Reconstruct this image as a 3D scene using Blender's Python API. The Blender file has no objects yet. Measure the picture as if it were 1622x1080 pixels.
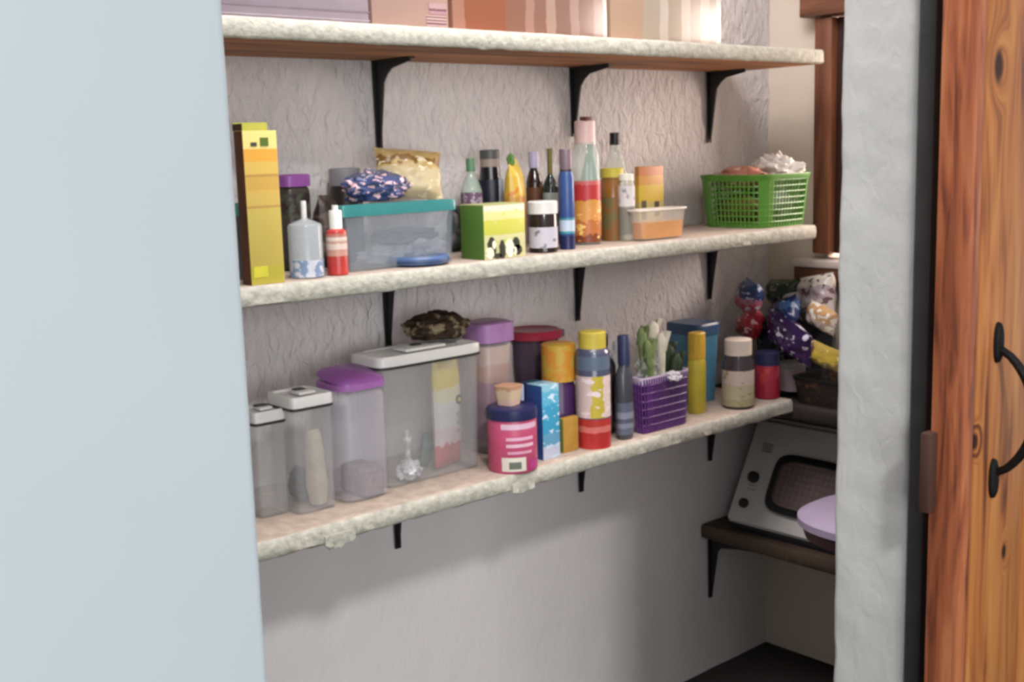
import bpy, bmesh, math, random
from mathutils import Vector, Matrix, noise, Euler

sc = bpy.context.scene
COL = sc.collection
# ------------------------------------------------------------------ camera
HC = 1.294                                    # eye height above the pantry floor
F = 1868.0
AX = Vector((0.7470566, -0.1277189, 0.6523759))      # world X, Y, Z seen in camera space (right, down, forward)
AY = Vector((-0.66411715, -0.10022831, 0.74087968))
AZ = Vector((-0.0292378, -0.98673308, -0.15969653))
cam_d = bpy.data.cameras.new('camera'); cam = bpy.data.objects.new('camera', cam_d); COL.objects.link(cam)
cam_d.sensor_width = 36; cam_d.lens = F / 1622 * 36; cam_d.clip_start = 0.02
R = Matrix(((AX[0], -AX[1], -AX[2]), (AY[0], -AY[1], -AY[2]), (AZ[0], -AZ[1], -AZ[2])))
cam.matrix_world = Matrix.Translation((0, 0, HC)) @ R.to_4x4()
sc.camera = cam
# ------------------------------------------------------------------ world, lights, exposure
w = bpy.data.worlds.new('world'); sc.world = w; w.use_nodes = True
bg = w.node_tree.nodes['Background']; bg.inputs[0].default_value = (0.86, 0.93, 1.0, 1); bg.inputs[1].default_value = 0.52
def area(name, loc, target, size, power, col, sy=None):
    l = bpy.data.lights.new(name, 'AREA'); l.energy = power; l.color = col; l.size = size
    if sy: l.shape = 'RECTANGLE'; l.size_y = sy
    o = bpy.data.objects.new(name, l); COL.objects.link(o); o.location = loc
    o.rotation_euler = (Vector(target) - Vector(loc)).to_track_quat('-Z', 'Y').to_euler()
    return o
area('room_window_light', (-1.34, -3.25, 4.74), (1.1, 0.75, 1.34), 0.5, 170, (1.0, 0.98, 0.95))
area('room_fill_light', (-1.1, -3.1, 1.5), (1.1, 0.75, 0.90), 3.0, 112, (0.97, 0.99, 1.0), 1.8)  # unseen soft fill from the camera side, added to brighten the lower wall
area('pantry_window_light', (2.95, 1.15, 1.45), (1.9, 1.62, 1.3), 0.5, 27, (1.0, 0.80, 0.70), 0.6)
area('pantry_fill_light', (1.2, 1.12, 2.35), (1.3, 1.6, 0), 0.9, 32.0, (1.0, 0.93, 0.94))  # overhead fill without a fixture, added to lift the upper pantry
sc.view_settings.view_transform = 'Standard'; sc.view_settings.look = 'None'
sc.view_settings.gamma = 1; sc.view_settings.use_curve_mapping = False; sc.view_settings.exposure = 0.0
sc.cycles.transparent_max_bounces = 24
sc.cycles.filter_width = 3.6
sc.cycles.use_denoising = True

# ------------------------------------------------------------------ geometry of the place
YF, YW = 1.5, 1.775            # shelf front edge, back wall
XE = 2.42                      # end wall
XS = 2.14                      # front edge of the end-wall shelves
ZT, ZM, ZL = 1.488, 1.112, 0.7345   # shelf tops
TH = 0.030

def proj(x, y, z):
    c = AX * x + AY * y + AZ * (z - HC)
    return 811 + F * c[0] / c[2], 540 + F * c[1] / c[2]
def depth(x, y, z): return (AX * x + AY * y + AZ * (z - HC))[2]
def xat(px, y, z):             # x of the point at depth-row y, height z, that the photograph shows at column px
    a, b = -1.0, 5.0
    for _ in range(50):
        m = (a + b) / 2
        if proj(m, y, z)[0] < px: a = m
        else: b = m
    return a
def yat(px, x, z):             # y along a line x=const
    a, b = 0.2, 3.0
    for _ in range(50):
        m = (a + b) / 2
        if proj(x, m, z)[0] > px: a = m
        else: b = m
    return a
def zat(py, x, y):
    a, b = -1.0, 3.5
    for _ in range(50):
        m = (a + b) / 2
        if proj(x, y, m)[1] > py: a = m
        else: b = m
    return a

# ------------------------------------------------------------------ materials
def srgb(r, g, b):
    f = lambda c: (c / 255 / 12.92) if c / 255 <= 0.04045 else ((c / 255 + 0.055) / 1.055) ** 2.4
    m_ = (r + g + b) / 3; q_ = 0.80          # the photograph's colours are slightly muted
    r, g, b = (m_ + (c - m_) * q_ for c in (r, g, b))
    return (f(r), f(g), f(b), 1)
_m = {}
DK = 0.84
def scol(*c): return tuple(v * DK for v in srgb(*c)[:3]) + (1,)
def newmat(name):
    m = bpy.data.materials.new(name); m.use_nodes = True
    nt = m.node_tree; return m, nt, nt.nodes['Principled BSDF']
def mat(c, rough=0.5, spec=0.4, var=0.10, scale=30, bump=0.0, bscale=60, metal=0.0, c2=None, thr=None, stretch=(1, 1, 1), bdist=0.003):
    key = ('m', c, rough, spec, var, scale, bump, bscale, metal, c2, thr, stretch, bdist)
    if key in _m: return _m[key]
    m, nt, b = newmat('surface_%d_%d_%d' % c)
    L = nt.links; N = nt.nodes
    tc = N.new('ShaderNodeTexCoord'); mp = N.new('ShaderNodeMapping'); mp.inputs['Scale'].default_value = stretch
    L.new(tc.outputs['Object'], mp.inputs[0])
    n = N.new('ShaderNodeTexNoise'); n.inputs['Scale'].default_value = scale; n.inputs['Detail'].default_value = 4
    L.new(mp.outputs[0], n.inputs['Vector'])
    r = N.new('ShaderNodeValToRGB'); L.new(n.outputs[0], r.inputs[0])
    a = scol(*c)
    if c2 is None:
        r.color_ramp.elements[0].position = 0.3; r.color_ramp.elements[1].position = 0.7
        r.color_ramp.elements[0].color = tuple(v * (1 - var) for v in a[:3]) + (1,)
        r.color_ramp.elements[1].color = tuple(min(1, v * (1 + var)) for v in a[:3]) + (1,)
    else:
        t = thr if thr is not None else 0.52
        r.color_ramp.elements[0].position = t - 0.03; r.color_ramp.elements[1].position = t + 0.03
        r.color_ramp.elements[0].color = a; r.color_ramp.elements[1].color = scol(*c2)
    L.new(r.outputs[0], b.inputs['Base Color'])
    b.inputs['Roughness'].default_value = rough; b.inputs['Metallic'].default_value = metal
    b.inputs['Specular IOR Level'].default_value = spec
    if bump:
        n2 = N.new('ShaderNodeTexNoise'); n2.inputs['Scale'].default_value = bscale; n2.inputs['Detail'].default_value = 5
        L.new(mp.outputs[0], n2.inputs['Vector'])
        bp = N.new('ShaderNodeBump'); bp.inputs['Strength'].default_value = bump; bp.inputs['Distance'].default_value = bdist
        L.new(n2.outputs[0], bp.inputs['Height']); L.new(bp.outputs[0], b.inputs['Normal'])
    _m[key] = m; return m
def clear(c, a=0.35, rough=0.15, spec=0.6):
    key = ('c', c, a, rough)
    if key in _m: return _m[key]
    m, nt, b = newmat('clear_plastic_%d_%d_%d' % c)
    b.inputs['Base Color'].default_value = srgb(*c); b.inputs['Roughness'].default_value = rough
    b.inputs['Specular IOR Level'].default_value = spec
    t = nt.nodes.new('ShaderNodeBsdfTransparent'); t.inputs[0].default_value = tuple(0.88 + 0.12 * v for v in srgb(*c)[:3]) + (1,)
    mx = nt.nodes.new('ShaderNodeMixShader')
    n = nt.nodes.new('ShaderNodeTexNoise'); n.inputs['Scale'].default_value = 20
    mr = nt.nodes.new('ShaderNodeMapRange'); mr.inputs['To Min'].default_value = a * 0.85; mr.inputs['To Max'].default_value = min(1, a * 1.15)
    nt.links.new(n.outputs[0], mr.inputs[0]); nt.links.new(mr.outputs[0], mx.inputs[0])
    nt.links.new(t.outputs[0], mx.inputs[1]); nt.links.new(b.outputs[0], mx.inputs[2])
    nt.links.new(mx.outputs[0], nt.nodes['Material Output'].inputs['Surface'])
    _m[key] = m; return m
def bands(stops, rough=0.4, axis=2, wob=0.05, speck=None, sthr=0.6, sscale=60, alpha=None):
    """bands of colour along the thing's height; optional print specks"""
    key = ('b', tuple(stops), rough, axis, wob, speck, sthr, sscale, alpha)
    if key in _m: return _m[key]
    m, nt, b = newmat('banded_wrap'); L = nt.links; N = nt.nodes
    tc = N.new('ShaderNodeTexCoord'); sp = N.new('ShaderNodeSeparateXYZ'); L.new(tc.outputs['Generated'], sp.inputs[0])
    n = N.new('ShaderNodeTexNoise'); n.inputs['Scale'].default_value = 6; L.new(tc.outputs['Generated'], n.inputs['Vector'])
    mu = N.new('ShaderNodeMath'); mu.operation = 'MULTIPLY_ADD'; mu.inputs[1].default_value = wob * 2
    L.new(n.outputs[0], mu.inputs[0]); L.new(sp.outputs[axis], mu.inputs[2])
    mu2 = N.new('ShaderNodeMath'); mu2.operation = 'SUBTRACT'; L.new(mu.outputs[0], mu2.inputs[0]); mu2.inputs[1].default_value = wob
    r = N.new('ShaderNodeValToRGB'); r.color_ramp.interpolation = 'CONSTANT'; L.new(mu2.outputs[0], r.inputs[0])
    e = r.color_ramp.elements
    while len(e) > 1: e.remove(e[-1])
    e[0].position = 0; e[0].color = scol(*stops[0][1])
    for p, c in stops[1:]:
        q = e.new(p); q.color = scol(*c)
    out = r.outputs[0]
    if speck:
        mp = N.new('ShaderNodeMapping'); mp.inputs['Scale'].default_value = (1, 1, 1.8); L.new(tc.outputs['Object'], mp.inputs[0])
        n2 = N.new('ShaderNodeTexNoise'); n2.inputs['Scale'].default_value = sscale; n2.inputs['Detail'].default_value = 1; L.new(mp.outputs[0], n2.inputs['Vector'])
        r2 = N.new('ShaderNodeValToRGB'); r2.color_ramp.elements[0].position = sthr; r2.color_ramp.elements[1].position = sthr + 0.03
        L.new(n2.outputs[0], r2.inputs[0])
        mx = N.new('ShaderNodeMixRGB'); L.new(r2.outputs[0], mx.inputs[0]); L.new(out, mx.inputs[1]); mx.inputs[2].default_value = srgb(*speck)
        out = mx.outputs[0]
    L.new(out, b.inputs['Base Color']); b.inputs['Roughness'].default_value = rough
    _m[key] = m; return m
def plaster(name, c, c2, bump, scale, stretch=(1, 1, 1), dist=0.006, rough=0.85, smooth_below=None):
    m, nt, b = newmat(name); L = nt.links; N = nt.nodes
    tc = N.new('ShaderNodeTexCoord'); mp = N.new('ShaderNodeMapping'); mp.inputs['Scale'].default_value = stretch; L.new(tc.outputs['Object'], mp.inputs[0])
    n = N.new('ShaderNodeTexNoise'); n.inputs['Scale'].default_value = scale; n.inputs['Detail'].default_value = 6; n.inputs['Distortion'].default_value = 0.6
    n1 = N.new('ShaderNodeTexNoise'); n1.inputs['Scale'].default_value = 2.2; n1.inputs['Detail'].default_value = 3
    for q in (n, n1): L.new(mp.outputs[0], q.inputs['Vector'])
    r = N.new('ShaderNodeValToRGB'); r.color_ramp.elements[0].position = 0.3; r.color_ramp.elements[1].position = 0.7
    r.color_ramp.elements[0].color = srgb(*c2); r.color_ramp.elements[1].color = srgb(*c); L.new(n1.outputs[0], r.inputs[0])
    L.new(r.outputs[0], b.inputs['Base Color']); b.inputs['Roughness'].default_value = rough; b.inputs['Specular IOR Level'].default_value = 0.25
    bp = N.new('ShaderNodeBump'); bp.inputs['Strength'].default_value = bump; bp.inputs['Distance'].default_value = dist
    if smooth_below:             # trowelled flat up to this height
        sx = N.new('ShaderNodeSeparateXYZ'); L.new(tc.outputs['Object'], sx.inputs[0])
        mr = N.new('ShaderNodeMapRange'); mr.inputs['From Min'].default_value = smooth_below; mr.inputs['From Max'].default_value = smooth_below + .12
        mr.inputs['To Min'].default_value = bump * .15; mr.inputs['To Max'].default_value = bump
        L.new(sx.outputs[2], mr.inputs[0]); L.new(mr.outputs[0], bp.inputs['Strength'])
    L.new(n.outputs[0], bp.inputs['Height']); L.new(bp.outputs[0], b.inputs['Normal'])
    return m
def wood(name, c1, c2, c3, knots=(), sc_=1.0, rough=0.45, along='Z'):
    m, nt, b = newmat(name); L = nt.links; N = nt.nodes
    tc = N.new('ShaderNodeTexCoord'); mp = N.new('ShaderNodeMapping')
    st = {'Z': (14, 14, 1.1), 'X': (1.1, 14, 14), 'Y': (14, 1.1, 14)}[along]
    mp.inputs['Scale'].default_value = tuple(s * sc_ for s in st); L.new(tc.outputs['Object'], mp.inputs[0])
    add = None; dark = None
    for (kx, ky, kz, kr) in knots:
        vs = N.new('ShaderNodeVectorMath'); vs.operation = 'SUBTRACT'; vs.inputs[1].default_value = (kx, ky, kz); L.new(tc.outputs['Object'], vs.inputs[0])
        vm = N.new('ShaderNodeVectorMath'); vm.operation = 'MULTIPLY'; vm.inputs[1].default_value = (1 / kr, 0.0, 0.55 / kr); L.new(vs.outputs[0], vm.inputs[0])
        ln = N.new('ShaderNodeVectorMath'); ln.operation = 'LENGTH'; L.new(vm.outputs[0], ln.inputs[0])
        mr = N.new('ShaderNodeMapRange'); mr.interpolation_type = 'SMOOTHSTEP'; mr.inputs['From Min'].default_value = 0; mr.inputs['From Max'].default_value = 3.2
        mr.inputs['To Min'].default_value = 1.1; mr.inputs['To Max'].default_value = 0; L.new(ln.outputs['Value'], mr.inputs[0])
        md = N.new('ShaderNodeMapRange'); md.interpolation_type = 'SMOOTHSTEP'; md.inputs['From Min'].default_value = 0.5; md.inputs['From Max'].default_value = 1.3
        md.inputs['To Min'].default_value = 1; md.inputs['To Max'].default_value = 0; L.new(ln.outputs['Value'], md.inputs[0])
        if add is None: add, dark = mr.outputs[0], md.outputs[0]
        else:
            a = N.new('ShaderNodeMath'); L.new(add, a.inputs[0]); L.new(mr.outputs[0], a.inputs[1]); add = a.outputs[0]
            a = N.new('ShaderNodeMath'); a.operation = 'MAXIMUM'; L.new(dark, a.inputs[0]); L.new(md.outputs[0], a.inputs[1]); dark = a.outputs[0]
    vec = mp.outputs[0]
    if add is not None:
        cb = N.new('ShaderNodeCombineXYZ'); L.new(add, cb.inputs[0])
        va = N.new('ShaderNodeVectorMath'); L.new(vec, va.inputs[0]); L.new(cb.outputs[0], va.inputs[1]); vec = va.outputs[0]
    n = N.new('ShaderNodeTexNoise'); n.inputs['Scale'].default_value = 2.2; n.inputs['Detail'].default_value = 6; n.inputs['Distortion'].default_value = 0.8
    L.new(vec, n.inputs['Vector'])
    r = N.new('ShaderNodeValToRGB'); L.new(n.outputs[0], r.inputs[0]); e = r.color_ramp.elements
    e[0].position = 0.30; e[0].color = srgb(*c3); e[1].position = 0.72; e[1].color = srgb(*c1)
    q = e.new(0.48); q.color = srgb(*c2)
    out = r.outputs[0]
    if dark is not None:
        mx = N.new('ShaderNodeMixRGB'); L.new(dark, mx.inputs[0]); L.new(out, mx.inputs[1]); mx.inputs[2].default_value = srgb(62, 28, 14); out = mx.outputs[0]
    L.new(out, b.inputs['Base Color']); b.inputs['Roughness'].default_value = rough
    bp = N.new('ShaderNodeBump'); bp.inputs['Strength'].default_value = 0.3; bp.inputs['Distance'].default_value = 0.002
    L.new(n.outputs[0], bp.inputs['Height']); L.new(bp.outputs[0], b.inputs['Normal'])
    return m

# ------------------------------------------------------------------ mesh helpers
def link(name, verts, faces, material, parent=None, loc=(0, 0, 0), rot=None, smooth=True, ang=35, slots=None, fmat=None):
    me = bpy.data.meshes.new(name); me.from_pydata([tuple(v) for v in verts], [], faces)
    bm = bmesh.new(); bm.from_mesh(me); bmesh.ops.recalc_face_normals(bm, faces=bm.faces); bm.to_mesh(me); bm.free()
    o = bpy.data.objects.new(name, me); COL.objects.link(o)
    for m in (slots or [material]): me.materials.append(m)
    if fmat:
        for p in me.polygons: p.material_index = fmat(p)
    if smooth:
        me.shade_smooth() if hasattr(me, 'shade_smooth') else None
        me.set_sharp_from_angle(angle=math.radians(ang))
    o.location = loc
    if rot: o.rotation_euler = rot
    if parent: o.parent = parent
    return o
def boxg(x0, x1, y0, y1, z0, z1, bev=0.0):
    bm = bmesh.new(); bmesh.ops.create_cube(bm, size=1)
    for v in bm.verts:
        v.co = Vector((x0 + (v.co.x + .5) * (x1 - x0), y0 + (v.co.y + .5) * (y1 - y0), z0 + (v.co.z + .5) * (z1 - z0)))
    if bev: bmesh.ops.bevel(bm, geom=bm.edges[:], offset=bev, segments=2, affect='EDGES', profile=0.5)
    bm.verts.index_update(); V = [v.co.copy() for v in bm.verts]; Fc = [[v.index for v in f.verts] for f in bm.faces]; bm.free()
    return V, Fc
def box(name, x0, x1, y0, y1, z0, z1, m, parent=None, bev=0.0015, **k):
    V, Fc = boxg(x0, x1, y0, y1, z0, z1, bev); return link(name, V, Fc, m, parent, **k)
def merge(parts):
    V, Fc = [], []
    for v, f in parts:
        o = len(V); V += list(v); Fc += [[i + o for i in q] for q in f]
    return V, Fc
def ring(hx, hy, z, e, n, cx=0, cy=0):
    out = []
    for i in range(n):
        t = 2 * math.pi * (i + 0.5) / n; c, s = math.cos(t), math.sin(t)
        out.append(Vector((cx + hx * math.copysign(abs(c) ** (2 / e), c), cy + hy * math.copysign(abs(s) ** (2 / e), s), z)))
    return out
def ring_even(hx, hy, z, e, n, m=720):
    P_ = ring(hx, hy, z, e, m); L_ = [0]
    for i in range(m): L_.append(L_[-1] + (P_[(i + 1) % m] - P_[i]).length)
    out = []; j = 0
    for k in range(n):
        t = L_[-1] * k / n
        while L_[j + 1] < t: j += 1
        f = (t - L_[j]) / max(1e-9, L_[j + 1] - L_[j]); out.append(P_[j].lerp(P_[(j + 1) % m], f))
    return out
def loft(secs, e=2, n=28, cap0=True, cap1=True):
    """secs: (hx, hy, z[, e])"""
    V, Fc = [], []
    for s in secs:
        V += ring(s[0], s[1], s[2], s[3] if len(s) > 3 else e, n)
    for k in range(len(secs) - 1):
        for i in range(n):
            j = (i + 1) % n
            Fc.append([k * n + i, k * n + j, (k + 1) * n + j, (k + 1) * n + i])
    if cap0: Fc.append(list(range(n))[::-1])
    if cap1: Fc.append([(len(secs) - 1) * n + i for i in range(n)])
    return V, Fc
def lathe(pr, n=28, **k): return loft([(r, r, z) for r, z in pr], 2, n, **k)
def tube(pts, r, n=10, closed=False):
    pts = [Vector(p) for p in pts]; V, Fc = [], []; m = len(pts)
    rr = r if isinstance(r, (list, tuple)) else [r] * m
    prev = None
    for i, p in enumerate(pts):
        a = pts[(i - 1) % m] if (closed or i > 0) else p; b = pts[(i + 1) % m] if (closed or i < m - 1) else p
        t = (b - a).normalized()
        if prev is None: u = t.orthogonal().normalized()
        else: u = (prev - t * prev.dot(t)).normalized()
        prev = u; v = t.cross(u)
        for j in range(n):
            q = 2 * math.pi * j / n; V.append(p + u * math.cos(q) * rr[i] + v * math.sin(q) * rr[i])
    for i in range(m if closed else m - 1):
        for j in range(n):
            k2 = ((i + 1) % m) * n; Fc.append([i * n + j, i * n + (j + 1) % n, k2 + (j + 1) % n, k2 + j])
    if not closed: Fc.append(list(range(n))[::-1]); Fc.append([(m - 1) * n + j for j in range(n)])
    return V, Fc
def pillow(wd, ht, th, seed=0, cr=0.006, nu=26, nv=26, crimp=0.06):
    """filled flexible packet, standing on its lower end: width along x, height z, flat crimped seams"""
    V, Fc = [], []
    for side in (-1, 1):
        for j in range(nv + 1):
            for i in range(nu + 1):
                u = 2 * i / nu - 1; v = 2 * j / nv - 1
                fu = max(0, 1 - abs(u) ** 3.2) ** 0.6; vv = min(1, abs(v) / (1 - crimp)); fv = max(0, 1 - vv ** 3) ** 0.6
                t = th / 2 * fu * fv
                x = u * wd / 2 * (1 - 0.05 * fv); z = (v + 1) / 2 * ht
                nz = noise.noise(Vector((x * 28 + seed * 7.3, side * 3 + seed, z * 28))) + 0.6 * noise.noise(Vector((x * 60, side * 5 + seed, z * 60)))
                edge = 0.25 + 0.75 * fu * fv
                y = side * t + cr * nz * edge * (1 if t > 0.0005 else 0.0) + 0.5 * cr * noise.noise(Vector((x * 15, seed * 2.1, z * 15)))
                V.append(Vector((x + 0.4 * cr * noise.noise(Vector((z * 40, seed, u))), y, z)))
    M = (nu + 1) * (nv + 1)
    for s in (0, 1):
        for j in range(nv):
            for i in range(nu):
                a = s * M + j * (nu + 1) + i; q = [a, a + 1, a + nu + 2, a + nu + 1]
                Fc.append(q if s == 0 else q[::-1])
    bd = [i for i in range(nu + 1)] + [j * (nu + 1) + nu for j in range(1, nv + 1)] + [nv * (nu + 1) + i for i in range(nu - 1, -1, -1)] + [j * (nu + 1) for j in range(nv - 1, 0, -1)]
    for k in range(len(bd)):
        a, b = bd[k], bd[(k + 1) % len(bd)]; Fc.append([a, b, b + M, a + M])
    return V, Fc
def lump(hx, hy, hz, seed=0, amp=0.25, fr=2.5, sub=4, flat=True, sharp=0.0):
    """crumpled bag or bundle sitting on z=0"""
    bm = bmesh.new(); bmesh.ops.create_icosphere(bm, subdivisions=sub, radius=1)
    for v in bm.verts:
        d = v.co.normalized(); p = d * fr + Vector((seed * 3.7, seed * 1.3, seed))
        q = noise.noise(p) + 0.5 * noise.noise(p * 2.3) + sharp * abs(noise.noise(p * 4.0))
        rr = 1 + amp * q
        v.co = Vector((d.x * hx * rr, d.y * hy * rr, d.z * hz * rr + hz))
        if flat and v.co.z < 0.18 * hz: v.co.z = max(0.0, 0.18 * hz + (v.co.z - 0.18 * hz) * 0.15 - 0.15 * 0.0)
    mn = min(v.co.z for v in bm.verts)
    for v in bm.verts: v.co.z -= mn
    bm.verts.index_update(); V = [v.co.copy() for v in bm.verts]; Fc = [[v.index for v in f.verts] for f in bm.faces]; bm.free()
    return V, Fc
def thing(name, label, cat, loc=(0, 0, 0), rz=0, group=None):
    o = bpy.data.objects.new(name, None); COL.objects.link(o); o.location = loc; o.rotation_euler = (0, 0, rz)
    o.empty_display_size = 0.02
    return tag(o, label, cat, group)
def tag(o, label=None, cat=None, group=None, kind=None):
    if label: o['label'] = label
    if cat: o['category'] = cat
    if group: o['group'] = group
    if kind: o['kind'] = kind
    return o
def S(o): o['kind'] = 'structure'; return o

# ------------------------------------------------------------------ the setting
M_back = plaster('rough_white_plaster', (226, 220, 219), (212, 206, 205), 1.0, 60, (1.3, 1, 0.7), 0.011, smooth_below=.72)
M_end = plaster('beige_plaster', (226, 212, 192), (210, 196, 178), 0.5, 18, dist=0.004)
M_left = plaster('smooth_cool_white_paint', (184, 194, 198), (178, 188, 193), 0.10, 5, dist=0.002, rough=0.6)
M_pier = plaster('lumpy_grey_white_plaster', (206, 207, 203), (194, 196, 193), 0.35, 60, (1, 1, 0.6), 0.004)
M_ceil = mat((225, 222, 218), 0.9, var=0.03)
M_floor = plaster('dark_screed', (60, 58, 55), (44, 42, 41), 0.4, 30)
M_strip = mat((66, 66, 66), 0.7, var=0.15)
FY0, FY1 = 0.72, 0.822          # front wall with the doorway
XL, XR = 0.392, 1.263           # doorway sides
S(box('floor', -2.6, 4.4, -3.2, YW + .15, -0.12, 0, M_floor, bev=0))
def rough_wall(name, m):        # back wall: really uneven surface, trowelled above, flatter below
    V, Fc = [], []; x0, x1, z0, z1 = -0.6, XE + .12, 0, 2.5; nx, nz = 300, 260
    for j in range(nz + 1):
        for i in range(nx + 1):
            x = x0 + (x1 - x0) * i / nx; z = z0 + (z1 - z0) * j / nz
            k = 0.12 + 0.88 * min(1, max(0, (z - 0.72) / 0.1))
            d = 0.0048 * k * (noise.noise(Vector((x * 34 + z * 8, 0, z * 22))) + 0.9 * noise.noise(Vector((x * 75 + z * 20, 4, z * 50)))) + 0.003 * noise.noise(Vector((x * 5, 9, z * 5)))
            V.append(Vector((x, YW - abs(d), z)))
    for j in range(nz):
        for i in range(nx):
            a = j * (nx + 1) + i; Fc.append([a, a + 1, a + nx + 2, a + nx + 1])
    b = len(V); V += [Vector((x0, YW + .12, z0)), Vector((x1, YW + .12, z0)), Vector((x1, YW + .12, z1)), Vector((x0, YW + .12, z1))]
    c = [0, nx, nz * (nx + 1) + nx, nz * (nx + 1)]
    Fc.append([b + 3, b + 2, b + 1, b])
    for k in range(4):
        Fc.append([c[k], c[(k + 1) % 4], b + (k + 1) % 4, b + k])
    return S(link(name, V, Fc, m, ang=80))
rough_wall('wall_back', M_back)
# end wall with a window opening
WY0, WY1, WZ0, WZ1 = 0.98, 1.600, 1.02, 1.59
V, Fc = merge([boxg(XE, XE + .12, FY0, WY0, 0, 2.5), boxg(XE, XE + .12, WY1, YW + .12, 0, 2.5),
               boxg(XE, XE + .12, WY0, WY1, 0, WZ0), boxg(XE, XE + .12, WY0, WY1, WZ1, 2.5)])
S(link('wall_right', V, Fc, M_end))
S(box('wall_left', -0.72, -0.6, FY1, YW, 0, 2.5, M_end, bev=0))
S(box('ceiling', -0.72, XE + .12, FY0, YW + .12, 2.5, 2.6, M_ceil, bev=0))
# front wall, left of the doorway: smooth, slightly worn edge
def edge_wall(name, m, x_edge, x_far, sgn, amp, rad, ybk, seed):
    """wall end with a soft, uneven arris; sgn=+1 the opening is on the +x side"""
    V, Fc = [], []; nz = 260; H = 2.5; prof = []
    y0, y1 = FY0, ybk
    prof.append((x_far, y0)); prof.append((x_edge - sgn * rad, y0))
    for k in range(1, 5):
        a = k / 5 * math.pi / 2; prof.append((x_edge - sgn * rad + sgn * rad * math.sin(a), y0 + rad - rad * math.cos(a)))
    for k in range(0, 7): prof.append((x_edge, y0 + rad + (y1 - y0 - 2 * rad) * k / 6))
    for k in range(1, 5):
        a = k / 5 * math.pi / 2; prof.append((x_edge - sgn * rad + sgn * rad * math.cos(a), y1 - rad + rad * math.sin(a)))
    prof.append((x_edge - sgn * rad, y1)); prof.append((x_far, y1)); n = len(prof)
    for j in range(nz + 1):
        z = H * j / nz
        for i, (x, y) in enumerate(prof):
            if 0 < i < n - 1:
                a = amp * (noise.noise(Vector((y * 14, seed, z * 9))) + 0.6 * noise.noise(Vector((y * 30, seed + 5, z * 27))))
                b = amp * (0.9 if i > n * 0.55 else 0.15) * (noise.noise(Vector((3, seed + 2, z * 10))) + 0.7 * noise.noise(Vector((8, seed + 3, z * 26))))
                x += sgn * a * 0.7; y += b
            V.append(Vector((x, y, z)))
    for j in range(nz):
        for i in range(n):
            k = (i + 1) % n; Fc.append([j * n + i, j * n + k, (j + 1) * n + k, (j + 1) * n + i])
    Fc.append(list(range(n))); Fc.append([nz * n + i for i in range(n)])
    return S(link(name, V, Fc, m, ang=70))
edge_wall('wall_front', M_left, XL, -2.6, 1, 0.0008, 0.006, FY1, 1)
pier = edge_wall('wall_front_right', M_pier, XR, 4.4, -1, 0.0032, 0.008, FY1, 7)
S(box('wall_front_lintel', XL, XR, FY0, FY1, 2.05, 2.5, M_left, bev=0))
S(box('dark_gap_strip_1', XR - 0.001, XR + .10, FY0 - .022, FY0 - .0006, 0, 2.12, M_strip, bev=0.004))  # charcoal board added to stand in for the dark gap beside the door
# window on the end wall
M_brown = wood('brown_window_wood', (150, 84, 48), (118, 62, 34), (78, 40, 22), rough=0.5)
M_brownY = wood('brown_window_wood_level', (150, 90, 56), (118, 68, 40), (80, 46, 28), rough=0.5, along='Y')
win = thing('window_1', None, None, (XE, 1.29, WZ0)); S(win)
def P(o, parent):               # parent a mesh that was built in world coordinates
    o.parent = parent; bpy.context.view_layer.update(); o.matrix_parent_inverse = parent.matrix_world.inverted(); return o
P(box('window_post', XE - .035, XE + .03, 1.577, 1.622, WZ0 + .012, 1.572, M_brown, bev=.003), win)
P(box('window_post', XE - .035, XE + .03, 0.955, 1.000, WZ0 + .012, 1.572, M_brown, bev=.003), win)
P(box('window_sash', XE - .012, XE + .02, 1.530, 1.5765, WZ0 + .012, 1.572, wood('dark_sash_wood', (70, 40, 30), (52, 28, 22), (34, 18, 16)), bev=.002), win)
P(box('window_mullion', XE - .02, XE + .03, 1.27, 1.30, WZ0 + .012, 1.572, M_brown, bev=.003), win)
P(box('window_head', XE - .05, XE + .03, 0.93, 1.655, 1.576, 1.64, M_brownY, bev=.004), win)
P(box('window_sill', XE - .055, XE + .05, 0.92, 1.66, 0.962, 1.000, M_brownY, bev=.004), win)
P(box('sill_top', XE - .06, XE + .05, 0.915, 1.665, 1.000, 1.018, mat((222, 208, 198), .6), bev=.004), win)
P(box('pane', XE + .01, XE + .014, 1.0, 1.27, WZ0 + .012, 1.572, clear((235, 240, 240), .08, .02), bev=0), win)
P(box('pane', XE + .01, XE + .014, 1.30, 1.577, WZ0 + .012, 1.572, clear((235, 240, 240), .08, .02), bev=0), win)

# wooden sliding door with iron pull
DX0, DY0, DY1 = 1.223, 0.630, 0.672
kz1 = zat(105, xat(1582, DY0, 1.2), DY0); kx1 = xat(1582, DY0, kz1)
kx2 = xat(1530, DY0, 0.85); kz2 = zat(905, kx2, DY0); kx2 = xat(1590, DY0, kz2)
kx3 = xat(1545, DY0, 0.95); kz3 = zat(700, kx3, DY0)
M_door = wood('varnished_knotty_pine', (208, 132, 58), (184, 102, 42), (112, 54, 26), [(kx1, DY0, kz1, .011), (kx2, DY0, kz2, .006), (kx3, DY0, kz3, .006)], 1.7, .4)
M_door2 = wood('varnished_red_pine', (206, 118, 66), (172, 84, 44), (98, 42, 26), (), 2.4, .4)
door = thing('door_1', None, None, (DX0, DY0, 0.02)); S(door)
xs = [DX0, xat(1556, DY0, 1.2), xat(1640, DY0, 1.2)]
while xs[-1] < DX0 + .75: xs.append(xs[-1] + .095)
for i in range(len(xs) - 1):
    P(box('door_plank', xs[i] + .0012, xs[i + 1] - .0012, DY0, DY1, 0.02, 2.12, M_door2 if i == 0 else M_door, bev=.004), door)
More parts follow.
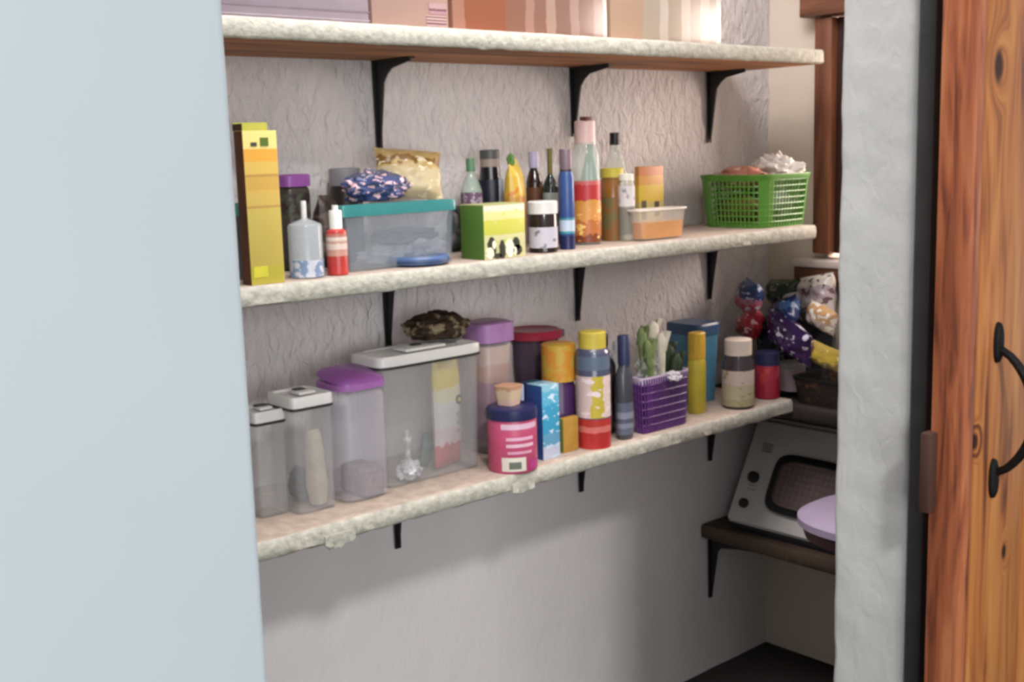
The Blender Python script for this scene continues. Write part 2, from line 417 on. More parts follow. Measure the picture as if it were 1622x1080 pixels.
P(box('door_ledge', DX0 + .05, xs[-1] - .02, DY1, DY1 + .02, 1.75, 1.85, M_door, bev=.003), door)
P(box('door_ledge', DX0 + .05, xs[-1] - .02, DY1, DY1 + .02, 0.25, 0.35, M_door, bev=.003), door)
hx = xat(1579, DY0, 1.06); h1 = zat(512, hx, DY0); h0 = zat(786, hx, DY0)
M_iron = mat((34, 30, 30), 0.55, .5, .2, 80, .4, 120, metal=.6)
V = []
N_ = 22; pts = []; rad = []
for i in range(N_ + 1):
    t = i / N_; z = h0 + .03 + (h1 - h0 - .06) * t
    out = math.sin(math.pi * t) ** 0.7 * 0.042 + .006
    pts.append((hx, DY0 - out, z)); rad.append(.0045 + .002 * math.sin(math.pi * t))
hd = link('door_handle', *tube(pts, rad, 10), M_iron); P(hd, door)
for zc in (h1 - .022, h0 + .022):      # iron end plates
    V, Fc = loft([(.009, .024, 0), (.0085, .023, .004), (.004, .016, .007)], 2.2, 20)
    V = [Vector((hx + v.x, DY0 - v.z, zc + v.y)) for v in V]
    o = link('handle_plate', V, Fc, M_iron); P(o, door)
V, Fc = boxg(DX0 - .014, DX0 + .004, DY1 - .010, DY1 + .004, zat(808, DX0, DY1), zat(682, DX0, DY1), .003)
P(link('latch_block', V, Fc, mat((84, 50, 38), .6)), door)

# ------------------------------------------------------------------ shelves
M_edge = mat((192, 190, 174), .8, .15, .20, 70, 1.0, 110, c2=None)
M_top = mat((196, 176, 158), .8, .2, .16, 45, .5, 120)
M_under = wood('raw_shelf_wood', (214, 136, 62), (168, 100, 44), (100, 58, 28), (), .8, .7, 'X')
M_under2 = wood('dark_shelf_wood', (96, 74, 52), (70, 54, 38), (44, 34, 26), (), .9, .7, 'Y')
M_under3 = wood('blackened_shelf_wood', (54, 42, 34), (40, 31, 26), (26, 20, 18), (), .9, .7, 'Y')
def shelf(name, label, x0, x1, y0, y1, zt, th, seed, mats, amp=.0018, axis='x'):
    V, Fc = [], []; n = 150
    for i in range(n + 1):
        t = i / n
        a = (x0 + (x1 - x0) * t) if axis == 'x' else (y0 + (y1 - y0) * t)
        d = [amp * (noise.noise(Vector((a * 30, seed + k, 0))) + .8 * noise.noise(Vector((a * 85, seed + k, 3)))) for k in range(5)]
        if axis == 'x': pr = [(y1, zt), (y0 + .02, zt), (y0 + .004, zt + d[0] * .4), (y0 + d[1], zt - .005), (y0 + d[2], zt - th * .5), (y0 + d[3], zt - th + .004), (y0 + .004, zt - th + d[4]), (y0 + .02, zt - th), (y1, zt - th)]
        else: pr = [(x1, zt), (x0 + .02, zt), (x0 + .004, zt + d[0] * .4), (x0 + d[1], zt - .005), (x0 + d[2], zt - th * .5), (x0 + d[3], zt - th + .004), (x0 + .004, zt - th + d[4]), (x0 + .02, zt - th), (x1, zt - th)]
        for (u, z) in pr: V.append(Vector((a, u, z)) if axis == 'x' else Vector((u, a, z)))
    m = len(pr)
    for i in range(n):
        for k in range(m): Fc.append([i * m + k, i * m + (k + 1) % m, (i + 1) * m + (k + 1) % m, (i + 1) * m + k])
    Fc.append(list(range(m))); Fc.append([n * m + k for k in range(m)])
    o = link(name, V, Fc, None, slots=mats, ang=50, fmat=lambda p: 1 if p.normal.z > .8 else (2 if p.normal.z < -.8 else 0))
    return tag(o, label, 'shelf', 'wall shelves')
XTE, XME, XLE = 1.494 * YF, 1.4804 * YF, XS
shelf('wall_shelf', 'top white-edged board shelf with raw wood underside, carrying the big boxes', -.58, XTE, YF, YW - .006, ZT, TH, 1, [M_edge, M_top, M_under])
shelf('wall_shelf', 'middle white-edged board shelf carrying the green basket and bottles', -.58, XME, YF, YW - .006, ZM, TH, 2, [M_edge, M_top, M_under])
low = shelf('wall_shelf', 'lower white-edged board shelf with ragged paint edge, carrying lidded canisters', -.58, XLE - .002, YF, YW - .006, ZL, TH, 3, [M_edge, M_top, M_under], .0028)
def blob(px, wpx, drop, seed):   # torn paint film hanging under the edge of the lower shelf
    x = xat(px, YF, ZL - TH); wd = wpx * depth(x, YF, ZL) / F
    V, Fc = [], []; n = 14
    for i in range(n + 1):
        t = i / n; xx = x - wd / 2 + wd * t
        b = drop * (.45 + .55 * abs(noise.noise(Vector((t * 5, seed, 0)))) * 2) * min(1, 6 * t, 6 * (1 - t)) + .002
        for (yy, zz) in ((YF - .003, ZL - TH * .55), (YF - .0035 - .0015 * math.sin(t * 9), ZL - TH - b * .5), (YF - .002, ZL - TH - b), (YF + .001, ZL - TH - b), (YF + .002, ZL - TH * .55)):
            V.append(Vector((xx, yy, zz)))
    for i in range(n):
        for k in range(5): Fc.append([i * 5 + k, i * 5 + (k + 1) % 5, (i + 1) * 5 + (k + 1) % 5, (i + 1) * 5 + k])
    Fc.append([0, 1, 2, 3, 4]); Fc.append([n * 5 + k for k in range(5)])
    P(link('paint_flake', V, Fc, M_edge), low)
blob(538, 56, .010, 1); blob(828, 46, .005, 2)
# end-wall shelves
shelf('end_shelf', 'dark wooden end shelf under the heap of crisp packets', XS, XE - .002, 1.0, YW - .006, ZL - .012, .034, 4, [M_under3, M_under3, M_under3], .001, 'y')
ZO = 0.385
shelf('end_shelf', 'dark wooden end shelf carrying the white oven', XS + .012, XE - .002, 1.0, YW - .006, ZO, .034, 5, [M_under2, M_under2, M_under2], .001, 'y')

# brackets: pressed steel, upright leg on the wall, arm under the board, webs tapering to the tips
M_blk = mat((22, 20, 22), .5, .5, .2, 90)
def bracket(x, ztop, leg, arm, label, flip=False):
    """local: wall at y=0, arm towards -y, top at z=0"""
    t = thing('shelf_bracket', label, 'bracket', (x, YW - .006, ztop), 0, 'black shelf brackets')
    wv = .0085
    V = [(-wv, 0, 0), (wv, 0, 0), (wv * .75, 0, -leg), (-wv * .75, 0, -leg), (-wv, -.003, 0), (wv, -.003, 0), (wv * .75, -.003, -leg), (-wv * .75, -.003, -leg)]
    Q = [[0, 1, 2, 3], [4, 5, 6, 7], [0, 1, 5, 4], [1, 2, 6, 5], [2, 3, 7, 6], [3, 0, 4, 7]]
    link('wall_leg', [Vector(v) for v in V], Q, M_blk, t, smooth=False)
    V = [(-wv, 0, 0), (wv, 0, 0), (wv * .75, -arm, 0), (-wv * .75, -arm, 0), (-wv, 0, -.003), (wv, 0, -.003), (wv * .75, -arm, -.003), (-wv * .75, -arm, -.003)]
    link('arm', [Vector(v) for v in V], Q, M_blk, t, smooth=False)
    # web: tapering fin that follows both legs
    pr = [(0, 0), (-arm * .97, -.003), (-arm * .95, -.007), (-arm * .45, -.016), (-.034, -.026), (-.024, -.038), (-.016, -leg * .55), (-.006, -leg * .95), (0, -leg * .97)]
    n = len(pr); V = [Vector((s, y, z)) for s in (-.002, .002) for y, z in pr]
    Fc = [list(range(n))[::-1], [n + i for i in range(n)]] + [[i, (i + 1) % n, n + (i + 1) % n, n + i] for i in range(n)]
    link('web', V, Fc, M_blk, t, smooth=False)
BX = [.7055 * YW, .983 * YW, 1.2305 * YW]
posn = ['leftmost', 'middle', 'rightmost']
shn = ['top', 'middle', 'lower']
for r_, (zt, lg) in enumerate(((ZT - TH, .160), (ZM - TH, .150), (ZL - TH, .150))):
    for c_, bx in enumerate(BX):
        if r_ == 0 and c_ == 1: lg2 = .140
        elif r_ == 2: lg2 = [.152, .148, .148][c_]
        else: lg2 = lg
        bracket(bx, zt if not (r_ == 2 and c_ == 2) else ZL - .048, lg2, .108 if r_ == 0 else .19, '%s black steel bracket under the %s wall shelf' % (posn[c_], shn[r_]))
bracket(BX[2], ZO - .034, .160, .2, 'black steel bracket under the dark shelf carrying the white oven')
t = thing('shelf_bracket', 'short dark bracket on the end wall, below the oven shelf', 'bracket', (XE - .004, yat(1292, XE, .29), ZO - .034), math.pi / -2, 'black shelf brackets')
link('wall_leg', *boxg(-.009, .009, -.003, 0, -.085, 0, .001), M_blk, t)
link('arm', *boxg(-.009, .009, -.18, -.003, -.003, 0, .001), M_blk, t)
link('bolt', *lathe([(.008, 0), (.008, .008), (.004, .012)], 12), M_blk, t, loc=(0, -.003, -.07), rot=(math.pi / 2, 0, 0))

# ------------------------------------------------------------------ item builders
class At:                       # a standing place: column px in the photograph, depth row y, shelf height z
    def __init__(s, px, y, z):
        s.y, s.z = y, z; s.x = xat(px, y, z); s.k = depth(s.x, y, z) / F; s.loc = (s.x, y, z)
    def h(s, py): return zat(py, s.x, s.y) - s.z
def bottle(name, label, cat, px, y, z, wpx, top, body_m, cap_m, cap=(.8, 1), cap_w=.5, neck_w=.35, shoulder=.7, parts=(), e=2, dy=1.0, sq=2, rz=0, group=None, waist=None):
    """lathe or squarish bottle: body, cap and label sleeves; heights are fractions of the whole"""
    a = At(px, y, z); H = a.h(top); r = wpx * a.k / 2; ry = r * dy
    t = thing(name, label, cat, a.loc, rz, group)
    zc = cap[0] * H; zs = shoulder * H
    se = [(r * .88, ry * .88, 0, e), (r, ry, .025 * H, e)]
    if waist: se += [(r, ry, zs * .35, e), (r * waist, ry * waist, zs * .5, e), (r, ry, zs * .65, e)]
    se += [(r, ry, zs * .96, e), (r * .93, ry * .93, zs, e), (r * (.5 * .93 + .5 * neck_w), ry * .5 * (.93 + neck_w), zs + (zc - zs) * .45, max(2, e * .6)), (r * neck_w, r * neck_w, zs + (zc - zs) * .8, 2), (r * neck_w, r * neck_w, zc, 2)]
    if zc - zs < .02 * H: se = se[:-3] + [(r * .9, ry * .9, zc, e)]
    link('body', *loft(se, e, 28), body_m, t)
    rc = r * cap_w; h0, h1 = zc - .004, cap[1] * H
    link('cap', *loft([(rc, rc * (dy if cap_w > .8 else 1), h0), (rc, rc * (dy if cap_w > .8 else 1), h1 - .002), (rc * .9, rc * .9 * (dy if cap_w > .8 else 1), h1)], e if cap_w > .8 else 2, 28), cap_m, t)
    for (nm, f0, f1, m, *rest) in parts:
        g = rest[0] if rest else 1.012
        link(nm, *loft([(r * g, ry * g, f0 * H), (r * g, ry * g, f1 * H)], e, 28, False, False), m, t)
    return t
def carton(name, label, cat, cx_, lx, rx, y0, z, top, m, side_m=None, panels=(), rx_y=None, bev=.0012, group=None):
    """axis-aligned box: near vertical corner at column cx_, side face back to lx, front face out to rx"""
    x0 = xat(cx_, y0, z); x1 = xat(rx, y0, z); y1 = min(yat(lx, x0, z), YW - .015); H = zat(top, x0, y0) - z
    t = thing(name, label, cat, (x0, y0, z), 0, group)
    W_, D_ = x1 - x0, max(.012, y1 - y0)
    V, Fc = boxg(0, W_, 0, D_, 0, H, bev)
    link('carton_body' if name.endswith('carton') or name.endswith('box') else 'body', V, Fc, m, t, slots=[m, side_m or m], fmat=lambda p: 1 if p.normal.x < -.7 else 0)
    for (nm, face, u0, u1, v0, v1, pm) in panels:
        if face == 'front': g = boxg(u0 * W_, u1 * W_, -.0008, .0002, v0 * H, v1 * H, 0)
        elif face == 'side': g = boxg(-.0008, .0002, u0 * D_, u1 * D_, v0 * H, v1 * H, 0)
        else: g = boxg(u0 * W_, u1 * W_, v0 * D_, v1 * D_, H - .0002, H + .0012, 0)
        link(nm, *g, pm, t, smooth=False)
    return t, W_, D_, H
def tub(name, label, cat, cx_, lx, rx, y0, z, top, m, lid_m=None, taper=.9, lid_h=.012, e=7, lip=1.05, rim_m=None, group=None, dmax=.30):
    x0 = xat(cx_, y0, z); x1 = xat(rx, y0, z); y1 = min(yat(lx, x0, z), y0 + dmax, YW - .012); H = zat(top, x0, y0) - z
    W_, D_ = x1 - x0, y1 - y0
    t = thing(name, label, cat, (x0 + W_ / 2, y0 + D_ / 2, z), 0, group)
    hx_, hy_ = W_ / 2, D_ / 2; hb = H - lid_h if lid_m else H
    q = .0012
    se = [(hx_ * taper, hy_ * taper, .0), (hx_ * taper * 1.01, hy_ * taper * 1.01, .004), (hx_, hy_, hb), (hx_ - q, hy_ - q, hb), (hx_ * taper - q, hy_ * taper - q, .0035)]
    link('body', *loft(se, e, 40), m, t)
    if lid_m:
        link('lid', *loft([(hx_ * lip, hy_ * lip, hb - .006), (hx_ * lip, hy_ * lip, H - .003), (hx_ * lip * .97, hy_ * lip * .97, H), (hx_ * .86, hy_ * .86, H), (hx_ * .84, hy_ * .84, H - .003)], e, 40), lid_m, t)
    if rim_m:
        link('rim', *loft([(hx_ * 1.0, hy_ * 1.0, H - .004), (hx_ * 1.06, hy_ * 1.06, H - .003), (hx_ * 1.06, hy_ * 1.06, H), (hx_ * .99, hy_ * .99, H + .0005), (hx_ * .98, hy_ * .98, H - .004)], e, 40, False, False), rim_m, t)
    return t, W_, D_, H
def lone(name, label, cat, g, m, loc, rot=None, group=None, ang=60):
    o = link(name, g[0], g[1], m, loc=loc, rot=rot, ang=ang); return tag(o, label, cat, group)
def basket(name, label, cx_, lx, rx, y0, z, top, m, rim_m, taper=.86, e=6, nv=6, nh=40, solid=None, dmax=.24, bar=.0022):
    x0 = xat(cx_, y0, z); x1 = xat(rx, y0, z); y1 = min(yat(lx, x0, z), y0 + dmax, YW - .015); H = zat(top, x0, y0) - z
    W_, D_ = x1 - x0, y1 - y0; hx_, hy_ = W_ / 2, D_ / 2
    t = thing(name, label, 'basket', (x0 + hx_, y0 + hy_, z))
    sz = lambda f: (hx_ * (taper + (1 - taper) * f), hy_ * (taper + (1 - taper) * f))
    G = []
    for k in range(1, nv):
        f = k / nv; a, b = sz(f); G.append(tube(ring_even(a, b, f * H, e, 72), bar * .75, 5, True))
    rb, rt = ring_even(*sz(0), 0.002, e, nh), ring_even(*sz(1), H - .004, e, nh)
    for i in range(nh): G.append(tube([rb[i], rt[i]], bar * .75, 5))
    o = link('lattice_wall', *merge(G), m, t); o['kind'] = 'stuff'
    link('base', *loft([(sz(0)[0], sz(0)[1], 0), (sz(.03)[0], sz(.03)[1], .012), (sz(.03)[0] * .95, sz(.03)[1] * .95, .004)], e, 48), m, t)
    link('rim', *loft([(hx_, hy_, H - .014), (hx_ * 1.04, hy_ * 1.04, H - .003), (hx_ * 1.04, hy_ * 1.04, H), (hx_ * .98, hy_ * .98, H), (hx_ * .97, hy_ * .97, H - .014)], e, 48, False, False), rim_m, t)
    if solid:                   # solid corner panels
        for s_ in solid:
            rb2, rt2 = ring_even(sz(0)[0] * 1.01, sz(0)[1] * 1.01, .002, e, nh * 2), ring_even(sz(1)[0] * 1.01, sz(1)[1] * 1.01, H - .006, e, nh * 2)
            a0, a1 = [int(v * nh * 2) for v in s_]
            V, Fc = [], []
            for i in range(a0, a1 + 1):
                p, q = rb2[i % (nh * 2)], rt2[i % (nh * 2)]; V += [p, q, q * 1.0 - Vector((q.x, q.y, 0)) * .02, p - Vector((p.x, p.y, 0)) * .02]
            for i in range(a1 - a0):
                for k in range(4): Fc.append([i * 4 + k, i * 4 + (k + 1) % 4, i * 4 + 4 + (k + 1) % 4, i * 4 + 4 + k])
            Fc.append([0, 1, 2, 3]); Fc.append([(a1 - a0) * 4 + k for k in range(4)])
            link('corner_panel', V, Fc, m, t)
    return t, W_, D_, H

# ================================================================== TOP SHELF: big boxes cut off by the frame
c_lilac = mat((154, 140, 151), .5, .4, .05)
t, W_, D_, H = carton('storage_box', 'pale lilac storage box, leftmost on the top shelf', 'box', 345, 330, 586, 1.525, ZT, -190, c_lilac,
    panels=[('seam', 'front', 0, 1, .10, .112, mat((132, 117, 128), .6)), ('seam', 'front', 0, 1, .03, .04, mat((172, 160, 167), .6))], bev=.004)
carton('cardboard_box', 'pinkish tan carton with small dark print, second box on the top shelf', 'box', 590, 575, 711, 1.53, ZT, -190, mat((181, 144, 128), .6, .3, .07, 12),
    panels=[('print_block', 'front', .70, .97, .02, .10, bands([(0, (188, 149, 149)), (.2, (105, 58, 68)), (.34, (195, 158, 158)), (.5, (114, 84, 84)), (.62, (198, 158, 154)), (.8, (96, 61, 73)), (.9, (197, 167, 158))], wob=.05)),
            ('print_block', 'front', .74, .97, .11, .19, bands([(0, (179, 132, 140)), (.3, (123, 79, 88)), (.5, (188, 149, 149))], wob=.1))])
carton('cardboard_box', 'glossy orange brown box with vertical stripes, middle of the top shelf', 'box', 718, 700, 962, 1.53, ZT, -190,
    bands([(0, (181, 123, 98)), (.07, (165, 91, 58)), (.32, (154, 102, 80)), (.44, (179, 132, 114)), (.50, (154, 107, 88)), (.58, (184, 149, 128)), (.64, (151, 109, 93)), (.74, (179, 144, 132)), (.80, (154, 114, 98)), (.9, (172, 137, 128)), (.97, (207, 190, 181))], .25, 0, .02))  # gloss and shade of the ribs painted as colour stripes
carton('cardboard_box', 'peach and cream striped box, rightmost on the top shelf', 'box', 968, 950, 1142, 1.53, ZT, -190,
    bands([(0, (197, 161, 130)), (.28, (188, 172, 149)), (.42, (211, 198, 183)), (.50, (181, 163, 140)), (.62, (209, 195, 179)), (.70, (181, 161, 140)), (.80, (207, 193, 176)), (.88, (179, 163, 146)), (.955, (218, 211, 200))], .3, 0, .02))  # light and dark sides of the ribs put into the stripe colours

# ================================================================== MIDDLE SHELF, left to right
c_teal = mat((38, 140, 140), .35, .5, .06)
tub('food_tub', 'teal-lidded dark tub, mostly behind the tall yellow carton', 'container', 360, 345, 404, 1.60, ZM, 324, clear((70, 78, 80), .55), c_teal)
y_ = (226, 196, 60)
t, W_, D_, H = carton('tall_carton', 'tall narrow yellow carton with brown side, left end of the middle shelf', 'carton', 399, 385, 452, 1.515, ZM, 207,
    bands([(0, (206, 192, 50)), (.12, (212, 186, 72)), (.50, (196, 150, 60)), (.515, (216, 180, 70)), (.60, (224, 178, 60)), (.615, (214, 166, 58)), (.70, (190, 140, 50)), (.715, (222, 182, 66)), (.80, (236, 164, 34)), (.88, (238, 214, 110))], .45, 2, .004),
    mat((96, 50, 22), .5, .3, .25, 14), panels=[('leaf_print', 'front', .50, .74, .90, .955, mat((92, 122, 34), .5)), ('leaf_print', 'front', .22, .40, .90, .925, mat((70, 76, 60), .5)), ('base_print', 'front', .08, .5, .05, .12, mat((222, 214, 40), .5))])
link('open_flap', *boxg(0, W_, -.001, .0006, 0, .012, 0), mat((190, 190, 60), .5), t, loc=(0, D_, H))
link('open_flap', *boxg(-.0006, .0006, 0, D_, 0, .010, 0), mat((70, 36, 18), .5), t, loc=(0, 0, H))
a = At(470, 1.665, ZM)
bottle('food_canister', 'purple-lidded canister with dark contents, beside the tall yellow carton', 'container', 470, 1.665, ZM, 46, 276, mat((62, 54, 46), .35, .4, .4, 25), mat((150, 70, 164), .35), (.90, 1), 1.08, .9, .86, [('label', .55, .80, mat((74, 78, 58), .5, c2=(52, 34, 34), scale=60))], e=4)
bottle('pump_bottle', 'cloudy clear bottle with thin white nozzle, beside the small red spray bottle', 'bottle', 487, 1.545, ZM, 54, 318, clear((206, 216, 220), .42, .2), mat((222, 222, 218), .4), (.78, 1), .16, .22, .70, [('label', .02, .24, mat((206, 210, 222), .5, c2=(120, 150, 190), scale=90))])
bottle('spray_bottle', 'small spray bottle with white cap and red lower half', 'bottle', 536, 1.535, ZM, 33, 325, mat((214, 52, 46), .3), mat((236, 236, 228), .35), (.68, .93), .62, .5, .64, [('label', .28, .60, bands([(0, (216, 150, 130)), (.3, (232, 206, 190)), (.55, (214, 160, 140)), (.68, (232, 210, 196)), (.85, (206, 120, 100))], .4)), ('nozzle', .93, 1.0, mat((236, 236, 228), .35), .3)])
lone('foil_packet', 'crumpled dark brown packet behind the small red spray bottle', 'packet', pillow(.058, .118, .04, 3, .006), mat((62, 46, 38), .4, .5, .5, 40, c2=(112, 92, 80), thr=.56), (xat(520, 1.66, ZM), 1.66, ZM), (0, .05, .6))
bottle('dark_jar', 'short dark jar with grey lid behind the blue snack bag', 'jar', 553, 1.72, ZM, 52, 266, mat((52, 44, 44), .35, .4, .4, 40), mat((150, 146, 152), .45), (.84, 1), .95, .9, .8)
t, W_, D_, H = tub('food_tub', 'long clear grey tub with teal lid, under the bag of snacks', 'container', 552, 538, 724, 1.545, ZM, 326, clear((176, 186, 196), .17, .2), c_teal, .93, .012)
lone('plastic_wad', 'white wrapped bundle inside the long teal-lidded tub, left', 'packet', lump(.034, .022, .014, 3, .5), mat((216, 216, 222), .5, var=.1), (xat(602, 1.60, ZM), 1.60, ZM + .005))
lone('plastic_wad', 'white wrapped bundle inside the long teal-lidded tub, right', 'packet', lump(.032, .022, .016, 5, .5), mat((224, 216, 222), .5, var=.1), (xat(675, 1.60, ZM), 1.60, ZM + .005))
lone('plastic_bag', 'dark folded bag filling the upper part of the teal-lidded tub', 'bag', lump(.070, .030, .016, 8, .3), mat((98, 88, 104), .5, var=.3, c2=(70, 66, 80)), (xat(640, 1.66, ZM), 1.66, ZM + .026))
zl = ZM + H
lone('snack_bag', 'blue see-through bag of pink and white sweets on the teal lid', 'bag', lump(.064, .036, .026, 11, .28, 2.2, 5, sharp=.3), bands([(0, (46, 62, 120)), (.30, (70, 84, 140)), (.72, (86, 92, 120)), (.9, (120, 124, 140))], .25, 2, .12, (226, 180, 190), .58, 75), (xat(596, 1.60, zl), 1.60, zl + .001), (0, .03, .15))
o = lone('snack_bag', 'tan and brown crisp packet lying on the teal lid', 'bag', pillow(.120, .088, .050, 21, .008), bands([(0, (222, 200, 150)), (.58, (214, 176, 96)), (.66, (150, 100, 34)), (.80, (196, 160, 92)), (.94, (206, 176, 110))], .35, 2, .2, (236, 220, 180), .62, 60), (xat(655, 1.625, zl), 1.635, zl + .001), (-.35, .10, -.35))
a = At(660, 1.508, ZM)
t = thing('flat_lid', 'round blue plastic lid lying flat at the shelf front', 'lid', (xat(662, 1.558, ZM), 1.558, ZM + .0005))
link('disc', *lathe([(.044, 0), (.052, .004), (.052, .012), (.049, .016), (.042, .014), (.040, .010)], 40), mat((72, 104, 160), .4, .4, .1), t)
link('knurled_rim', *tube([(math.cos(q * math.pi / 20) * .0518, math.sin(q * math.pi / 20) * .0518, .0075) for q in range(40)], .0018, 6, True), mat((46, 66, 112), .4), t)
lone('foil_packet', 'dark green and black packet between the tan bag and the glass bottle', 'packet', pillow(.045, .085, .03, 31, .006), mat((34, 44, 38), .4, .5, .4, 50, c2=(84, 70, 72), thr=.58), (xat(722, 1.70, ZM), 1.70, ZM), (0, .1, .5))
bottle('glass_bottle', 'clear glass bottle with green cap and purple label behind the green carton', 'bottle', 750, 1.665, ZM, 34, 246, clear((190, 214, 196), .45, .1), mat((96, 150, 106), .4), (.86, .97), .42, .36, .66, [('label', .35, .62, mat((120, 84, 116), .5, c2=(190, 170, 190), scale=80))])
bottle('sauce_jar', 'dark jar with grey cap and pale blue label, left of the yellow pouch', 'jar', 780, 1.69, ZM, 40, 237, mat((24, 24, 34), .2, .6), mat((86, 88, 86), .4), (.93, 1), .78, .74, .56, [('label', .40, .70, bands([(0, (26, 30, 50)), (.5, (176, 196, 220)), (.8, (60, 90, 130))], .4, 0, .05)), ('neck_band', .74, .92, mat((168, 146, 134), .5), .76)])
t = thing('food_pouch', 'yellow pouch with orange print and green leaf top', 'packet', (xat(818, 1.63, ZM), 1.63, ZM), .5)
a = At(818, 1.63, ZM); hp = a.h(258)
link('pouch_body', *pillow(50 * a.k, hp, .036, 41, .002), bands([(0, (190, 130, 60)), (.45, (214, 150, 50)), (.62, (232, 186, 40)), (.85, (244, 206, 60))], .35, 2, .05, (216, 120, 30), .62, 40), t)
link('leaf_top', *lump(.011, .006, .011, 3, .35), mat((84, 142, 42), .5), t, loc=(-.017, 0, hp - .004))
link('spout', *lathe([(.005, 0), (.005, .010), (.003, .012)], 12), mat((226, 200, 90), .4), t, loc=(.004, 0, hp - .004))
bottle('syrup_bottle', 'brown bottle with lilac cap behind the white-lidded jar', 'bottle', 849, 1.675, ZM, 26, 240, mat((52, 28, 18), .15, .6), mat((190, 176, 210), .4), (.85, 1), .62, .5, .70, [('label', .4, .62, mat((110, 60, 30), .5))])
bottle('wine_bottle', 'slim dark green bottle with gold neck foil behind the white-lidded jar', 'bottle', 874, 1.635, ZM, 25, 235, mat((20, 38, 28), .1, .7), mat((122, 106, 42), .4), (.76, 1), .34, .32, .62, [('label', .36, .55, mat((150, 160, 150), .5))])
# green and yellow carton with animal print
t, W_, D_, H = carton('tea_carton', 'green-sided yellow carton with black and white animal print', 'carton', 768, 731, 833, 1.515, ZM, 326, bands([(0, (226, 222, 150)), (.45, (214, 214, 62)), (.72, (226, 220, 130)), (.88, (236, 214, 186))], .5, 2, .03, (196, 200, 90), .62, 50), mat((84, 132, 42), .5, .3, .1, 12),
    panels=[('top_edge', 'top', 0, 1, 0, 1, mat((190, 196, 120), .5))])
M_ink, M_pale = mat((52, 54, 38), .6), mat((240, 238, 206), .6)
for (u, v, a_, b_, m_) in ((.17, .22, .10, .20, M_ink), (.12, .12, .09, .11, M_pale), (.22, .27, .045, .08, M_pale), (.42, .15, .07, .20, M_ink), (.60, .18, .10, .17, M_pale), (.76, .24, .09, .14, M_ink), (.80, .14, .10, .10, M_ink), (.72, .12, .045, .08, M_pale), (.30, .06, .10, .05, M_ink)):
    V = [Vector((u * W_ + a_ * W_ * math.cos(q * math.pi / 8) * (1 + .15 * math.sin(q * 3)), 0, v * H + b_ * H * math.sin(q * math.pi / 8))) for q in range(16)]
    k_ = -.0012 if m_ is M_ink else -.0018
    link('animal_print', [p + Vector((0, k_, 0)) for p in V] + V, [list(range(16)), [16 + i for i in range(16)][::-1]] + [[i, (i + 1) % 16, 16 + (i + 1) % 16, 16 + i] for i in range(16)], m_, t, smooth=False)
bottle('spread_jar', 'dark jar with white lid and white label, right of the animal-print carton', 'jar', 861, 1.545, ZM, 46, 318, mat((36, 22, 20), .15, .6), mat((226, 224, 218), .4), (.80, 1), 1.04, .93, .76, [('label', .10, .50, mat((198, 194, 208), .5, c2=(120, 116, 130), scale=70, thr=.62))])
bottle('spray_can', 'tall slim blue can with grey shoulder and white band', 'can', 899, 1.55, ZM, 25, 236, mat((46, 78, 148), .3), mat((120, 96, 106), .4), (.80, 1), .8, .76, .74, [('label', .16, .32, bands([(0, (40, 150, 170)), (.15, (186, 206, 226)), (.85, (50, 140, 160))], .4)), ('base_band', .0, .14, mat((26, 32, 90), .3)), ('neck_band', .74, .80, mat((90, 120, 130), .4), .8)])
t = bottle('oil_bottle', 'tallest clear bottle with pink cap, red and orange label', 'bottle', 930, 1.60, ZM, 46, 184, clear((206, 216, 206), .30, .08), mat((226, 184, 178), .4), (.80, .965), .72, .74, .72, [('label', .30, .50, bands([(0, (226, 150, 50)), (.25, (206, 40, 44)), (.85, (216, 90, 90))], .4, 2, .15)), ('lower_label', .02, .30, bands([(0, (140, 60, 24)), (.2, (206, 112, 44)), (.6, (232, 150, 60))], .4, 2, .2, (240, 190, 90), .62, 60))])
a = At(922, 1.60, ZM); link('cap_tab', *boxg(-.010, .010, -.008, .008, 0, .007, .001), mat((110, 44, 44), .4), t, loc=(-.006, -.010, a.h(184) * .965))
bottle('green_bottle', 'slim green bottle behind the tallest pink-capped bottle', 'bottle', 937, 1.675, ZM, 34, 218, mat((60, 140, 104), .25, .5), mat((50, 84, 66), .4), (.93, 1), .36, .34, .58, [('label', .2, .5, mat((90, 60, 60), .4))])
bottle('glass_bottle', 'clear glass bottle with small square black cap', 'bottle', 976, 1.69, ZM, 44, 210, clear((214, 220, 208), .26, .06), mat((20, 18, 18), .4), (.90, 1), .36, .34, .62, [('label', .25, .50, mat((200, 198, 196), .5))])
bottle('spread_jar', 'amber jar with yellow lid between the tallest bottle and the orange carton', 'jar', 971, 1.615, ZM, 36, 266, mat((150, 92, 26), .15, .6, .2), mat((206, 186, 48), .4), (.90, 1), 1.04, .92, .86, [('label', .0, .60, mat((140, 86, 26), .5, c2=(110, 100, 50), scale=40))])
bottle('glass_jar', 'clear jar with white and grey label in front of the orange carton', 'jar', 993, 1.585, ZM, 27, 275, clear((216, 214, 196), .40, .08), mat((232, 226, 206), .4), (.93, 1), .9, .8, .84, [('label', .10, .50, mat((128, 126, 112), .5)), ('upper_label', .52, .82, mat((214, 208, 206), .5, c2=(150, 146, 150), scale=60, thr=.6))])
carton('tea_carton', 'orange-topped yellow carton with dark figures behind the amber tub', 'carton', 1013, 1007, 1052, 1.66, ZM, 264, bands([(0, (190, 180, 130)), (.28, (208, 190, 100)), (.48, (236, 196, 36)), (.72, (232, 160, 50)), (.86, (224, 130, 66))], .5, 2, .03), None,
    panels=[('figure_print', 'front', .10, .28, .22, .50, mat((86, 80, 40), .6)), ('figure_print', 'front', .62, .80, .26, .48, mat((86, 76, 44), .6))])
